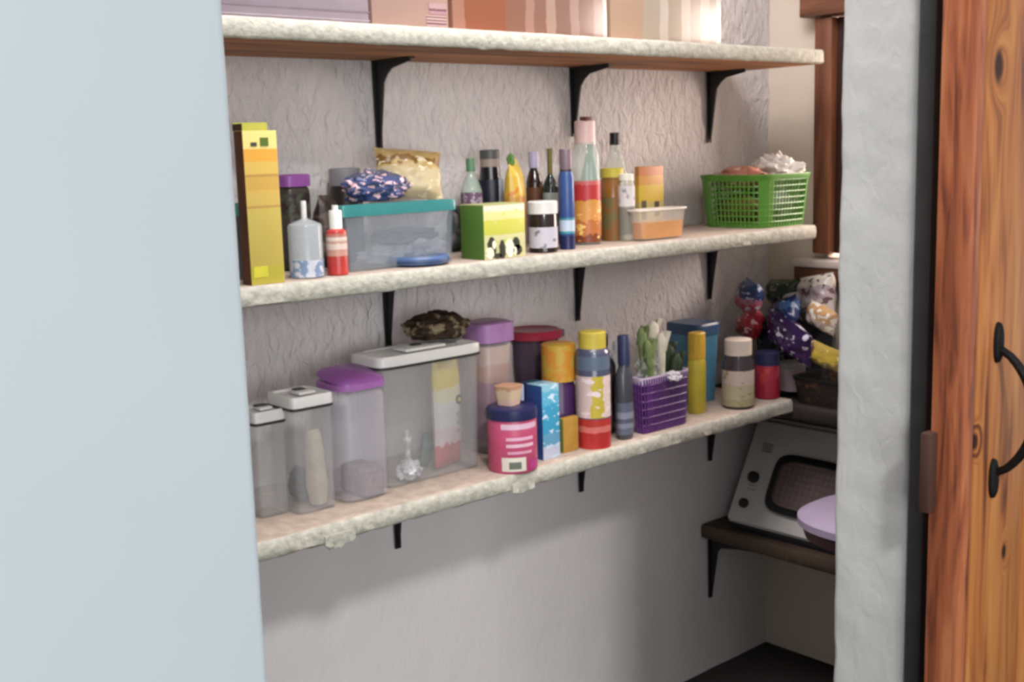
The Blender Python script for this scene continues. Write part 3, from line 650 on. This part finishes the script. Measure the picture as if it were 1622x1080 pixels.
t, W_, D_, H = tub('food_tub', 'open clear tub half full of amber syrup at the shelf front', 'container', 1018, 992, 1090, 1.535, ZM, 333, clear((240, 232, 216), .14, .1), None, .88, 0, 6, rim_m=mat((236, 228, 214), .35))
lone('amber_syrup', 'amber liquid inside the open clear tub', 'syrup', loft([(W_ / 2 * .86, D_ / 2 * .86, .004), (W_ / 2 * .91, D_ / 2 * .91, H * .58)], 6, 40), mat((232, 140, 16), .2, .5, .12, 30), t.location)
# green basket with its contents
M_grn = mat((88, 160, 44), .35, .4, .12, 20)
t, W_, D_, H = basket('green_basket', 'lime green lattice basket with solid corners, right end of the middle shelf', 1206, 1100, 1292, 1.530, ZM, 277, M_grn, M_grn, .90, 5, 9, 60, solid=[(.600, .665), (.085, .15), (.345, .41), (.84, .905)], dmax=.225, bar=.0026)
gx, gy = t.location.x, t.location.y
lone('brown_packet', 'tan packet seen through the left side of the green basket', 'packet', lump(.030, .060, .034, 4, .15), mat((150, 110, 54), .6, .3, .2, 40), (gx - W_ * .22, gy + .01, ZM + .006))
lone('plastic_bag', 'pale grey bag seen through the front of the green basket', 'bag', lump(.045, .05, .038, 6, .2), mat((222, 220, 212), .45, var=.06), (gx + W_ * .22, gy - .02, ZM + .006))
lone('plastic_bag', 'reddish brown packet lying on top in the green basket, left', 'bag', lump(.055, .055, .027, 9, .3), mat((186, 112, 88), .4, .4, .2, 30, c2=(214, 180, 164), thr=.6), (gx - W_ * .16, gy + .01, ZM + .082))
lone('plastic_bag', 'crumpled clear whitish bag behind the reddish packet in the green basket', 'bag', lump(.055, .04, .022, 14, .35, 3), clear((228, 214, 204), .7, .3), (gx - W_ * .05, gy + .055, ZM + .082))
lone('plastic_bag', 'white crumpled plastic bag bulging out of the green basket, right', 'bag', lump(.050, .060, .042, 17, .35, 3, 5, sharp=.3), mat((238, 232, 222), .4, .4, .03, bump=.3), (gx + W_ * .33, gy - .005, ZM + .072))

# ================================================================== LOWER SHELF, left to right
M_fro = clear((206, 206, 206), .15, .35)
M_wlid = mat((214, 212, 208), .35, .5, .04)
M_gask = mat((40, 40, 42), .5)
def flip_canister(label, cx_, lx, rx, y0, top, dmax=.2, flap=True):
    t, W_, D_, H = tub('flip_canister', label, 'container', cx_, lx, rx, y0, ZL, top, M_fro, M_wlid, .94, .011, 8, 1.04, dmax=dmax, group=None)
    hb = H - .011; lid = next(c for c in t.children if c.name.startswith('lid'))
    link('gasket', *loft([(W_ / 2 * 1.045, D_ / 2 * 1.045, hb - .0105), (W_ / 2 * 1.045, D_ / 2 * 1.045, hb - .006)], 8, 40, False, False), M_gask, lid)
    link('flip_flap', *boxg(-W_ * .20, W_ * .20, -D_ * .30, D_ * .10, H - .001, H + .004, .0015), M_wlid, lid)
    link('flap_button', *loft([(.011, .009, H + .003), (.010, .008, H + .0055)], 4, 20), M_gask, lid, loc=(0, D_ * .02, 0))
    return t, W_, D_, H
flip_canister('leftmost frosted canister with white flip lid, half behind the wall edge', 414, 385, 463, 1.600, 655)
t1, W1, D1, H1 = flip_canister('second frosted canister with white flip lid, holding a beige packet', 474, 432, 538, 1.570, 632)
a = At(505, 1.60, ZL)
lone('paper_packet', 'rolled beige paper packet inside the second white-lidded canister', 'packet', loft([(.012, .012, 0, 3), (.015, .017, .03, 3), (.013, .016, .06, 2.5), (.017, .014, .085, 2.5), (.013, .012, .115, 3), (.010, .008, .125, 3)], 3, 20), mat((196, 184, 160), .7, .2, .12, 40, .6, 60), (a.x, 1.60, ZL + .005), (0, -.06, .4))
lone('plastic_bag', 'dark grey bag at the bottom of the second white-lidded canister', 'bag', lump(.018, .022, .028, 5, .3), mat((92, 96, 102), .4, .4, .3, 40), (xat(478, 1.64, ZL), 1.64, ZL + .005))
t = bottle('food_canister', 'tall frosted canister with sloping purple lid and brown contents', 'container', 564, 1.607, ZL, 86, 597, clear((206, 202, 214), .30, .35), mat((160, 92, 172), .35), (.950, .985), 1.05, .94, .90, [], e=4)
a = At(564, 1.607, ZL); r = 43 * a.k
H = a.h(597)
V, Fc = loft([(r * 1.03, r * 1.03, 0), (r * 1.02, r * 1.02, .004), (r * .9, r * .9, .008)], 4, 28)
for v in V: v.z += (v.y / r) * .007 + .005
link('lid_top', V, Fc, mat((142, 74, 156), .3), t, loc=(0, 0, H * .975))
lone('brown_beans', 'brown dry food in the bottom of the tall purple-lidded canister', 'food', loft([(r * .5, r * .84, .0, 5), (r * .5, r * .85, H * .20, 5), (r * .42, r * .7, H * .22, 5)], 5, 28), mat((118, 98, 92), .8, .1, .3, 120), (a.x + r * .32, 1.607, ZL + .005))
# the big container
t2, W2, D2, H2 = flip_canister('largest clear container with white flip lid, holding the yellow packet', 614, 563, 769, 1.585, 568, dmax=.17)
bx0 = t2.location.x
M_pk = bands([(0, (206, 60, 74)), (.07, (206, 80, 84)), (.20, (214, 190, 196)), (.34, (206, 206, 206)), (.56, (222, 214, 170)), (.68, (232, 206, 60)), (.9, (226, 214, 110))], .4, 2, .06)
a = At(723, 1.602, ZL)
t = thing('pasta_packet', 'yellow and white packet with red foot inside the largest container', 'packet', (a.x, 1.625, ZL + .005), .25)
link('packet_body', *pillow(66 * a.k, (a.h(560)), .034, 51, .002, crimp=.03), M_pk, t)
link('round_logo', *lathe([(.0085, 0), (.0085, .001), (.005, .0012), (.005, .001)], 24), mat((60, 54, 50), .5), t, loc=(.014, -.0185, a.h(640)), rot=(math.pi / 2, 0, 0))
link('logo_centre', *lathe([(.004, 0), (.004, .002)], 20), mat((226, 196, 60), .5), t, loc=(.014, -.0185, a.h(640)), rot=(math.pi / 2, 0, 0))
for k_ in range(3): link('print_line', *boxg(.008, .020, -.0200, -.0160, a.h(664 + k_ * 13), a.h(664 + k_ * 13) + .004, 0), mat((150, 150, 156), .5), t)
lone('plastic_bag', 'twisted clear bag with silvery base inside the largest container', 'bag', merge([lump(.020, .018, .018, 3, .4, 3)] + [([v + Vector((0, 0, .030)) for v in loft([(.006, .006, 0), (.004, .005, .02), (.009, .007, .045), (.003, .003, .055)], 2, 12)[0]], loft([(.006, .006, 0), (.004, .005, .02), (.009, .007, .045), (.003, .003, .055)], 2, 12)[1])]), mat((214, 214, 218), .25, .6, .2, 60, c2=(170, 172, 178)), (xat(648, 1.605, ZL), 1.605, ZL + .005))
lone('green_packet', 'dark teal scrap of packet behind the twisted bag in the largest container', 'packet', pillow(.03, .06, .02, 61, .006), mat((74, 100, 98), .5, .3, .3, 50), (xat(672, 1.65, ZL), 1.65, ZL + .005), (0, .3, .3))
# dark patterned bag on top
zc2 = ZL + H2
lone('mesh_bag', 'dark brown mottled bag slumped on the largest container', 'bag', lump(.064, .044, .026, 23, .22, 2.4, 5, sharp=.4), mat((56, 40, 26), .75, .2, .3, 38, .6, 60, c2=(134, 116, 88), thr=.57), (xat(692, 1.655, zc2), 1.655, zc2 + .0045), (0, .04, .1))
# back row: second purple canister, red-lidded bowl
bottle('food_canister', 'frosted canister with pale purple lid and pink contents, behind the pink tin', 'container', 779, 1.665, ZL, 64, 508, clear((210, 194, 206), .28, .3), mat((176, 120, 184), .35), (.87, 1), 1.06, .93, .84, [('inner_packet', .10, .82, bands([(0, (150, 100, 120)), (.40, (176, 110, 136)), (.62, (206, 150, 110)), (.8, (214, 184, 150))], .5), .86)], e=4)
a = At(858, 1.69, ZL); r = .050
t = thing('lidded_bowl', 'dark translucent bowl with wide red lid and purple clip', 'container', (a.x, 1.706, ZL))
hb = a.h(530)
link('bowl', *loft([(r * .72, r * .72, 0), (r * .80, r * .80, hb * .4), (r * .98, r * .98, hb * .96), (r * .96, r * .96, hb * .96), (r * .7, r * .7, hb * .05)], 2, 36), clear((84, 66, 84), .75, .2), t)
link('lid', *lathe([(r * 1.14, hb - .006), (r * 1.16, hb + .004), (r * 1.02, hb + .010), (r * .9, hb + .007)], 40), mat((168, 34, 60), .3), t)
link('lid_clip', *boxg(-.024, .026, -.006, .008, hb - .008, hb + .007, .002), mat((80, 28, 110), .35), t, loc=(.028, -.040, 0), rot=(0, 0, .5))
# pink tin with cream cup
a = At(813, 1.535, ZL); r = 39 * a.k
H = a.h(655)
t = thing('food_tin', 'round pink and white tin with dark blue lid at the shelf front', 'tin', a.loc)
link('tin_body', *lathe([(r * .96, 0), (r, .003), (r, H * .97), (r * .97, H)], 40), mat((214, 70, 116), .35, .4, .10, 40), t)
for k_, (f0, f1, c_, a0, a1) in enumerate([(.80, .90, (236, 190, 214), -2.75, -1.1), (.60, .66, (236, 170, 200), -2.55, -1.35), (.48, .54, (240, 190, 210), -2.55, -1.35), (.36, .41, (234, 160, 190), -2.5, -1.45), (.05, .30, (232, 222, 204), -2.75, -1.75), (.09, .22, (110, 118, 104), -2.45, -1.95), (.05, .22, (196, 50, 130), -1.6, -1.0)]):
    g = 1.006 + .004 * k_ / 2; V, Fc = [], []
    for i in range(13):
        q = a0 + (a1 - a0) * i / 12; V += [Vector((math.cos(q) * r * g, math.sin(q) * r * g, f0 * H)), Vector((math.cos(q) * r * g, math.sin(q) * r * g, f1 * H))]
    for i in range(12): Fc.append([2 * i, 2 * i + 2, 2 * i + 3, 2 * i + 1])
    link('label_print', V, Fc, mat(c_, .4), t)
link('tin_lid', *lathe([(r * 1.03, H * .95), (r * 1.04, H * 1.0), (r * 1.02, H * 1.13), (r * .94, H * 1.15)], 40), mat((32, 36, 90), .35), t)
zz = ZL + H * 1.15
a2 = At(806, 1.545, zz)
t = thing('small_cup', 'small cream and blue tub standing on the pink tin', 'tub', (a2.x, 1.545, zz + .0005), .3)
hh = a2.h(610)
link('cup_body', *loft([(.0165, .0165, 0), (.021, .021, hh)], 5, 24), bands([(0, (222, 176, 160)), (.3, (220, 190, 150)), (.8, (206, 150, 110))], .5, 2, .2), t)
link('side_label', *boxg(.0, .004, -.018, .018, hh * .1, hh * .95, .001), mat((170, 184, 220), .4), t, loc=(.0195, 0, 0))
# blues
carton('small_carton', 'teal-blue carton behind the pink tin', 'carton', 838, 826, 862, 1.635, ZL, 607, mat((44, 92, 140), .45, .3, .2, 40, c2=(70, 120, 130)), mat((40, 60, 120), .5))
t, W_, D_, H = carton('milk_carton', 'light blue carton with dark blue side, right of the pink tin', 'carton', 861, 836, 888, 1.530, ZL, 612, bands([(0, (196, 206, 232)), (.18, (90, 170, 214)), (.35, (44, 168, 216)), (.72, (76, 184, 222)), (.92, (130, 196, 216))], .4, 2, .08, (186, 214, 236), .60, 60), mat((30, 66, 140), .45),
   panels=[])
a = At(893, 1.562, ZL)
t = thing('round_pack', 'dark blue pack with pale round emblem, behind the light blue carton', 'packet', (a.x, 1.60, ZL), .15)
V, Fc = boxg(-.017, .017, -.010, .010, 0, a.h(612), .003); link('pack_body', V, Fc, mat((52, 40, 130), .4), t)
em_ = link('emblem', *lathe([(.0145, 0), (.0145, .002)], 28), mat((60, 66, 160), .4), t, loc=(0, -.0095, a.h(632)), rot=(math.pi / 2, 0, 0))
link('emblem_stripe', *boxg(-.013, .013, -.0128, -.011, a.h(636), a.h(636) + .009, 0), mat((190, 192, 232), .4), t)
carton('small_carton', 'small golden carton below the round blue emblem', 'carton', 893, 885, 917, 1.540, ZL, 664, mat((206, 148, 50), .5, .3, .15, 30), mat((120, 130, 50), .5))
# orange jar above: tall jar behind
bottle('sweet_jar', 'tall dark purple jar with big orange screw cap', 'jar', 888, 1.600, ZL, 50, 543, mat((76, 36, 96), .3), mat((238, 148, 34), .35, c2=(222, 176, 50), scale=30), (.66, 1), 1.10, .9, .60)
# yellow-cap bottle
bottle('sauce_bottle', 'yellow-capped bottle with yellow and white label and red foot', 'bottle', 941, 1.54, ZL, 54, 524, mat((74, 80, 108), .2, .6), mat((214, 190, 56), .35), (.875, 1), .80, .72, .84, [('red_foot', .0, .26, bands([(0, (206, 40, 36)), (.55, (232, 110, 100)), (.75, (206, 50, 40))], .25)), ('label', .27, .63, bands([(0, (226, 196, 190)), (.12, (214, 190, 40)), (.42, (232, 206, 196)), (.8, (206, 214, 90))], .4, 0, .12, (226, 206, 210), .6, 50)), ('neck_label', .68, .80, mat((92, 112, 138), .4), 1.005)], group=None)
bottle('cola_bottle', 'dark purple-black bottle right behind the yellow-capped bottle', 'bottle', 958, 1.60, ZL, 38, 528, mat((34, 22, 48), .15, .6), mat((24, 20, 30), .4), (.90, 1), .40, .36, .70)
bottle('slim_bottle', 'slim grey bottle with navy cap, left of the purple basket', 'bottle', 990, 1.535, ZL, 30, 531, mat((66, 68, 78), .25, .6), mat((36, 46, 88), .4), (.74, 1), .66, .55, .64, [('label', .05, .36, bands([(0, (96, 104, 128)), (.2, (130, 138, 158)), (.35, (84, 92, 116)), (.5, (132, 140, 160)), (.7, (90, 98, 120))], .4, 2, .02))], dy=.8)
bottle('glass_bottle', 'clear bottle behind the slim navy-capped bottle', 'bottle', 980, 1.64, ZL, 40, 540, clear((206, 212, 214), .4, .1), mat((190, 196, 204), .4), (.92, 1), .4, .36, .66)
# purple basket
t, W_, D_, H = basket('purple_basket', 'purple lattice basket with pale rim, full of green tops', 1018, 1001, 1092, 1.525, ZL, 600, mat((92, 36, 120), .35, .4, .15, 20), mat((206, 184, 214), .35), .90, 7, 7, 46, solid=[(.57, .62)], dmax=.17, bar=.0030)
px0, py0 = t.location.x, t.location.y
lone('purple_cloth', 'dark purple packet filling the purple basket', 'packet', lump(W_ * .38, D_ * .38, H * .42, 5, .12), mat((64, 30, 84), .6, .3, .4, 30, c2=(120, 50, 120), thr=.58), (px0, py0, ZL + .006))
lone('foil_packet', 'white crumpled foil at the rim of the purple basket', 'packet', lump(.018, .016, .010, 8, .4), mat((214, 206, 216), .3, .5, .2, 60), (px0 + .016, py0 - .018, ZL + H * .86))
M_leaf = mat((112, 132, 70), .5, .3, .35, 40); M_leafd = mat((40, 60, 34), .5, .3, .3, 30); M_onion = mat((202, 194, 172), .45, .3, .2, 40)
random.seed(5)
for k_, (px_, top_, wd, m_, lab) in enumerate([(1018, 520, .010, M_leaf, 'pale green leek top, leftmost in the purple basket'), (1028, 540, .009, M_leaf, 'green leek stalk, second in the purple basket'), (1036, 508, .012, M_onion, 'cream-headed spring onion, tallest in the purple basket'), (1048, 528, .010, M_onion, 'cream stalk leaning right in the purple basket'), (1060, 545, .012, M_leafd, 'dark green stalk, right in the purple basket'), (1072, 560, .012, M_leafd, 'dark green stalk, rightmost in the purple basket')]):
    y_s = py0 + (-.006 if k_ % 2 else .016); a = At(px_, y_s, ZL); hh = a.h(top_); base = ZL + H * .55
    dx = (a.x - px0) * .3; pts = [(a.x - dx, y_s, base), (a.x - dx * .5, y_s, (base + ZL + hh) / 2), (a.x, y_s, ZL + hh - .012), (a.x + dx * .2, y_s, ZL + hh)]
    o = thing('leek_stalk', lab, 'vegetable', (a.x - dx, y_s, base))
    link('stalk', *tube([(p[0] - a.x + dx, 0, p[2] - base) for p in pts], [wd * .6, wd * .8, wd, wd * .4], 10), m_, o)
    for j in range(3):
        q = j * 2.1 + k_; link('leaf', *pillow(.012, .040, .003, j + k_, .002, 6, 8), m_, o, loc=(dx + math.cos(q) * .006, math.sin(q) * .006, hh - (base - ZL) - .034), rot=(math.sin(q) * .3, math.cos(q) * .4, q))
lone('plastic_bag', 'clear crumpled bag around the stalks in the purple basket', 'bag', lump(.026, .022, .034, 44, .4, 3, 5, sharp=.3), clear((196, 200, 190), .30, .2), (xat(1036, py0, ZL), py0 + .01, ZL + H * .80))
# blue jug, yellow bottle
a = At(1098, 1.665, ZL)
t = thing('storage_jug', 'tall blue storage jug with dark blue lid, behind the yellow bottle', 'container', (a.x, 1.665, ZL), .0)
hb = a.h(522)
link('body', *loft([(.034, .040, 0), (.040, .046, hb)], 6, 36), mat((70, 142, 182), .35, .4, .1), t)
link('lid', *loft([(.0425, .049, hb - .006), (.0425, .049, hb + .014), (.040, .046, hb + .018)], 6, 36), mat((54, 92, 138), .35), t)
link('handle', *tube([(.040, -.010, hb * .85), (.050, -.010, hb * .80), (.050, -.010, hb * .35), (.038, -.010, hb * .28)], .004, 8), mat((100, 170, 206), .35), t)
bottle('squeeze_bottle', 'slim yellow squeeze bottle in front of the blue jug', 'bottle', 1104, 1.575, ZL, 30, 526, mat((206, 184, 40), .35), mat((222, 172, 30), .35), (.70, 1), .95, .82, .66, dy=.8, e=2.6)
# jars at the end
bottle('pickle_jar', 'jar with white lid and beige label, right of the yellow bottle', 'jar', 1169, 1.545, ZL, 50, 536, mat((58, 50, 56), .15, .6), mat((222, 206, 190), .4), (.80, 1), .86, .84, .68, [('label', .04, .56, bands([(0, (176, 164, 120)), (.2, (190, 176, 140)), (.6, (206, 184, 172))], .5, 2, .08, (140, 140, 90), .64, 70))])
bottle('jam_jar', 'red jar with navy lid beside the white-lidded jar', 'jar', 1215, 1.555, ZL, 40, 556, mat((176, 26, 52), .25, .5, .2, 30, c2=(206, 50, 50), thr=.6), mat((44, 44, 90), .4), (.76, 1), .96, .9, .72)
bottle('cream_pot', 'pale pink and grey pot right of the red jar', 'tub', 1255, 1.56, ZL, 40, 572, mat((206, 176, 182), .4), mat((170, 170, 166), .4), (.84, 1), 1.04, .93, .8)
# heap of snack bags on the end-wall shelf
ZE = ZL - .012
def pk(label, px, py, x, wd, ht, th, m, rot, seed, name='snack_bag', cr=.008):
    """packet whose middle is seen at (px,py), at world x"""
    y = yat(px, x, ZE); z = zat(py, x, y)
    wd, ht, th = wd * 1.38, ht * 1.25, th * 1.2; g = pillow(wd, ht, th, seed, cr); g = ([v - Vector((0, 0, ht / 2)) for v in g[0]], g[1])
    return lone(name, label, 'bag', g, m, (x, y, z), rot)
t = thing('dark_basket', 'dark brown basket half hidden behind the plaster wall end', 'basket', (XS + .075, yat(1296, XS + .02, ZE), ZE))
link('basket_body', *loft([(.055, .060, 0), (.062, .070, .058), (.058, .066, .058), (.05, .055, .004)], 6, 36), mat((44, 34, 28), .6, .3, .4, 60, .8, 90, c2=(84, 56, 36), thr=.6), t)
link('rim', *loft([(.063, .071, .054), (.065, .073, .060), (.062, .069, .061), (.060, .067, .054)], 6, 36, False, False), mat((30, 30, 32), .5), t)
bagM = lambda st, sp, ax=2, th=.6, s=55, w=.2: bands(st, .22, ax, w, sp, th, s)
pk('pile of plain packets propping up the bag heap', 1268, 560, 2.33, .15, .13, .07, mat((50, 52, 62), .4, .5, .3, 30), (.05, 0, 1.35), 71)
pk('blue and red shiny bag at the top of the heap, left', 1188, 470, 2.22, .072, .062, .045, bagM([(0, (196, 60, 76)), (.35, (190, 110, 140)), (.5, (44, 66, 130)), (.8, (60, 100, 160))], (190, 200, 220), s=45), (.1, -.1, .9), 72)
pk('red shiny bag below the blue one in the heap, above the white-lidded jar', 1188, 513, 2.19, .082, .060, .045, bagM([(0, (150, 20, 30)), (.4, (196, 36, 50)), (.8, (170, 60, 80))], (230, 170, 180), s=50, th=.64), (.1, .1, .8), 73)
pk('royal blue bag in the middle of the heap', 1240, 497, 2.23, .105, .055, .045, bagM([(0, (30, 50, 110)), (.5, (56, 110, 170)), (.75, (30, 44, 96))], (170, 190, 220), s=40, th=.66), (.2, .3, 1.0), 74)
pk('purple bag with white print at the front of the heap', 1250, 533, 2.17, .135, .060, .045, bagM([(0, (60, 44, 96)), (.3, (70, 36, 96)), (.7, (52, 30, 80))], (206, 200, 220), th=.60, s=48), (-.1, -.28, 1.15), 75)
pk('yellow bag low in the heap beside the plaster wall end', 1296, 560, 2.17, .11, .040, .04, bagM([(0, (140, 120, 60)), (.4, (206, 176, 50)), (.8, (190, 160, 60))], (230, 210, 140), th=.64), (0, -.15, 1.3), 76)
pk('dark green bag at the back top of the heap', 1240, 463, 2.33, .085, .05, .05, bagM([(0, (50, 66, 56)), (.5, (44, 70, 44))], (150, 160, 140), th=.62), (0, .1, 1.2), 77)
pk('white and cream bag at the top right of the heap', 1292, 470, 2.30, .085, .080, .05, bagM([(0, (206, 196, 190)), (.4, (190, 170, 176)), (.7, (226, 220, 206))], (110, 80, 90), th=.58, s=50), (.1, .2, 1.3), 78)
pk('cream and orange bag right of the purple one in the heap', 1300, 503, 2.24, .075, .045, .04, bagM([(0, (214, 190, 180)), (.5, (222, 170, 110))], (240, 232, 220), th=.56), (0, -.2, 1.2), 79)
pk('small white packet between the blue and green bags', 1252, 478, 2.28, .045, .035, .03, mat((206, 200, 196), .4, var=.1), (.2, .2, 1.1), 80)
pk('dark navy bag behind the red jar', 1222, 545, 2.24, .06, .10, .05, bagM([(0, (24, 26, 44)), (.5, (40, 44, 70))], (120, 120, 140), th=.64), (0, 0, 1.0), 81)

# ================================================================== white oven with sloping front on the lower end shelf
OX = XS + .030
yL = yat(1147, OX, ZO); yR = yL - .40
t = thing('countertop_oven', 'white countertop oven with sloping front and black-framed window', 'oven', (OX, yL, ZO))
Hh = .25; sl = .13; dep = XE - .012 - OX      # local: x into the end wall, y negative towards the viewer
V = [(0, 0, .018), (0, -.40, .018), (sl, -.40, Hh), (sl, 0, Hh), (dep, 0, .018), (dep, -.40, .018), (dep, -.40, Hh), (dep, 0, Hh)]
Fc = [[0, 1, 2, 3], [4, 5, 6, 7], [0, 1, 5, 4], [1, 2, 6, 5], [2, 3, 7, 6], [3, 0, 4, 7]]
bm = bmesh.new(); vs = [bm.verts.new(v) for v in V]; [bm.faces.new([vs[i] for i in f]) for f in Fc]
bmesh.ops.recalc_face_normals(bm, faces=bm.faces); bmesh.ops.bevel(bm, geom=bm.edges[:], offset=.008, segments=3, affect='EDGES'); bm.verts.index_update()
link('housing', [v.co.copy() for v in bm.verts], [[v.index for v in f.verts] for f in bm.faces], mat((206, 204, 198), .4, .4, .04), t); bm.free()
link('foot_strip', *boxg(.012, dep - .01, -.39, -.01, 0, .019, .002), mat((30, 30, 44), .5), t)
ang = math.atan2(sl, Hh - .018)
def onface(name, g, m, u, v, lift=0.0, par=None):   # g built in local (x = along face to the viewer's right, y = up the slope, z = outwards)
    up = Vector((math.sin(ang), 0, math.cos(ang))); rt = Vector((0, -1, 0)); out = Vector((-math.cos(ang), 0, math.sin(ang)))
    o = Vector((0, 0, .018)) + rt * u + up * v + out * lift
    return link(name, [o + rt * p.x + up * p.y + out * p.z for p in g[0]], g[1], m, par or t)
fr = loft([(.100, .072, -.004), (.100, .072, .008), (.096, .068, .010), (.084, .056, .010), (.082, .054, .002)], 5, 48, True, True)
wu, wv = .195, .118
onface('window_frame', fr, mat((24, 24, 26), .35), wu, wv)
onface('window_mesh', loft([(.083, .055, .0025), (.083, .055, .004)], 5, 48), mat((118, 98, 90), .5, .4, .2, 60), wu, wv)
G = [tube([(-.08 + .16 * i / 11, -.05, .005), (-.08 + .16 * i / 11, .05, .005)], .0012, 5) for i in range(12)] + [tube([(-.08, -.045 + .09 * i / 6, .005), (.08, -.045 + .09 * i / 6, .005)], .0012, 5) for i in range(7)]
onface('rack_wires', merge(G), mat((66, 56, 52), .4, metal=.3), wu, wv)
onface('door_glass', loft([(.083, .055, .0085), (.083, .055, .0095)], 5, 48), clear((150, 130, 126), .22, .05), wu, wv)
onface('knob', lathe([(.014, 0), (.013, .010), (.009, .012)], 20), M_gask, .045, .118)
onface('knob', lathe([(.012, 0), (.011, .008), (.008, .010)], 20), M_gask, .040, .052)
onface('vent_slots', merge([boxg(-.014, .014, k * .006, k * .006 + .002, 0, .0015, 0) for k in range(4)]), mat((90, 90, 90), .5), .055, .185)
onface('control_line', merge([boxg(-.010, .016, -.030 + k * .01, -.0285 + k * .01, 0, .001, 0) for k in range(2)]), mat((110, 112, 112), .5), .045, .118)
# lilac-topped stool, nearly hidden by the plaster wall end
sx = 2.02; sy_ = yat(1266, sx, .50); zs_ = zat(800, sx, sy_)
t = thing('padded_stool', 'lilac seat pad with dark red underside poking out behind the plaster wall end', 'stool', (sx, sy_ - .185, 0))
link('seat_pad', *loft([(.130, .130, zs_ - .004), (.150, .150, zs_ + .002), (.150, .150, zs_ + .016), (.135, .135, zs_ + .024)], 2.3, 48), mat((190, 172, 208), .5, .3, .05), t)
link('seat_board', *loft([(.135, .135, zs_ - .026), (.142, .142, zs_ - .004)], 2.3, 48), mat((92, 44, 46), .5), t)
for k_, (lx, ly) in enumerate(((-.04, -.09), (.05, -.06), (-.06, -.05), (.04, -.02))):
    link('leg', *tube([(lx * 1.1, ly * 1.1, 0), (lx, ly, zs_ - .02)], .010, 10), mat((70, 36, 36), .5), t)
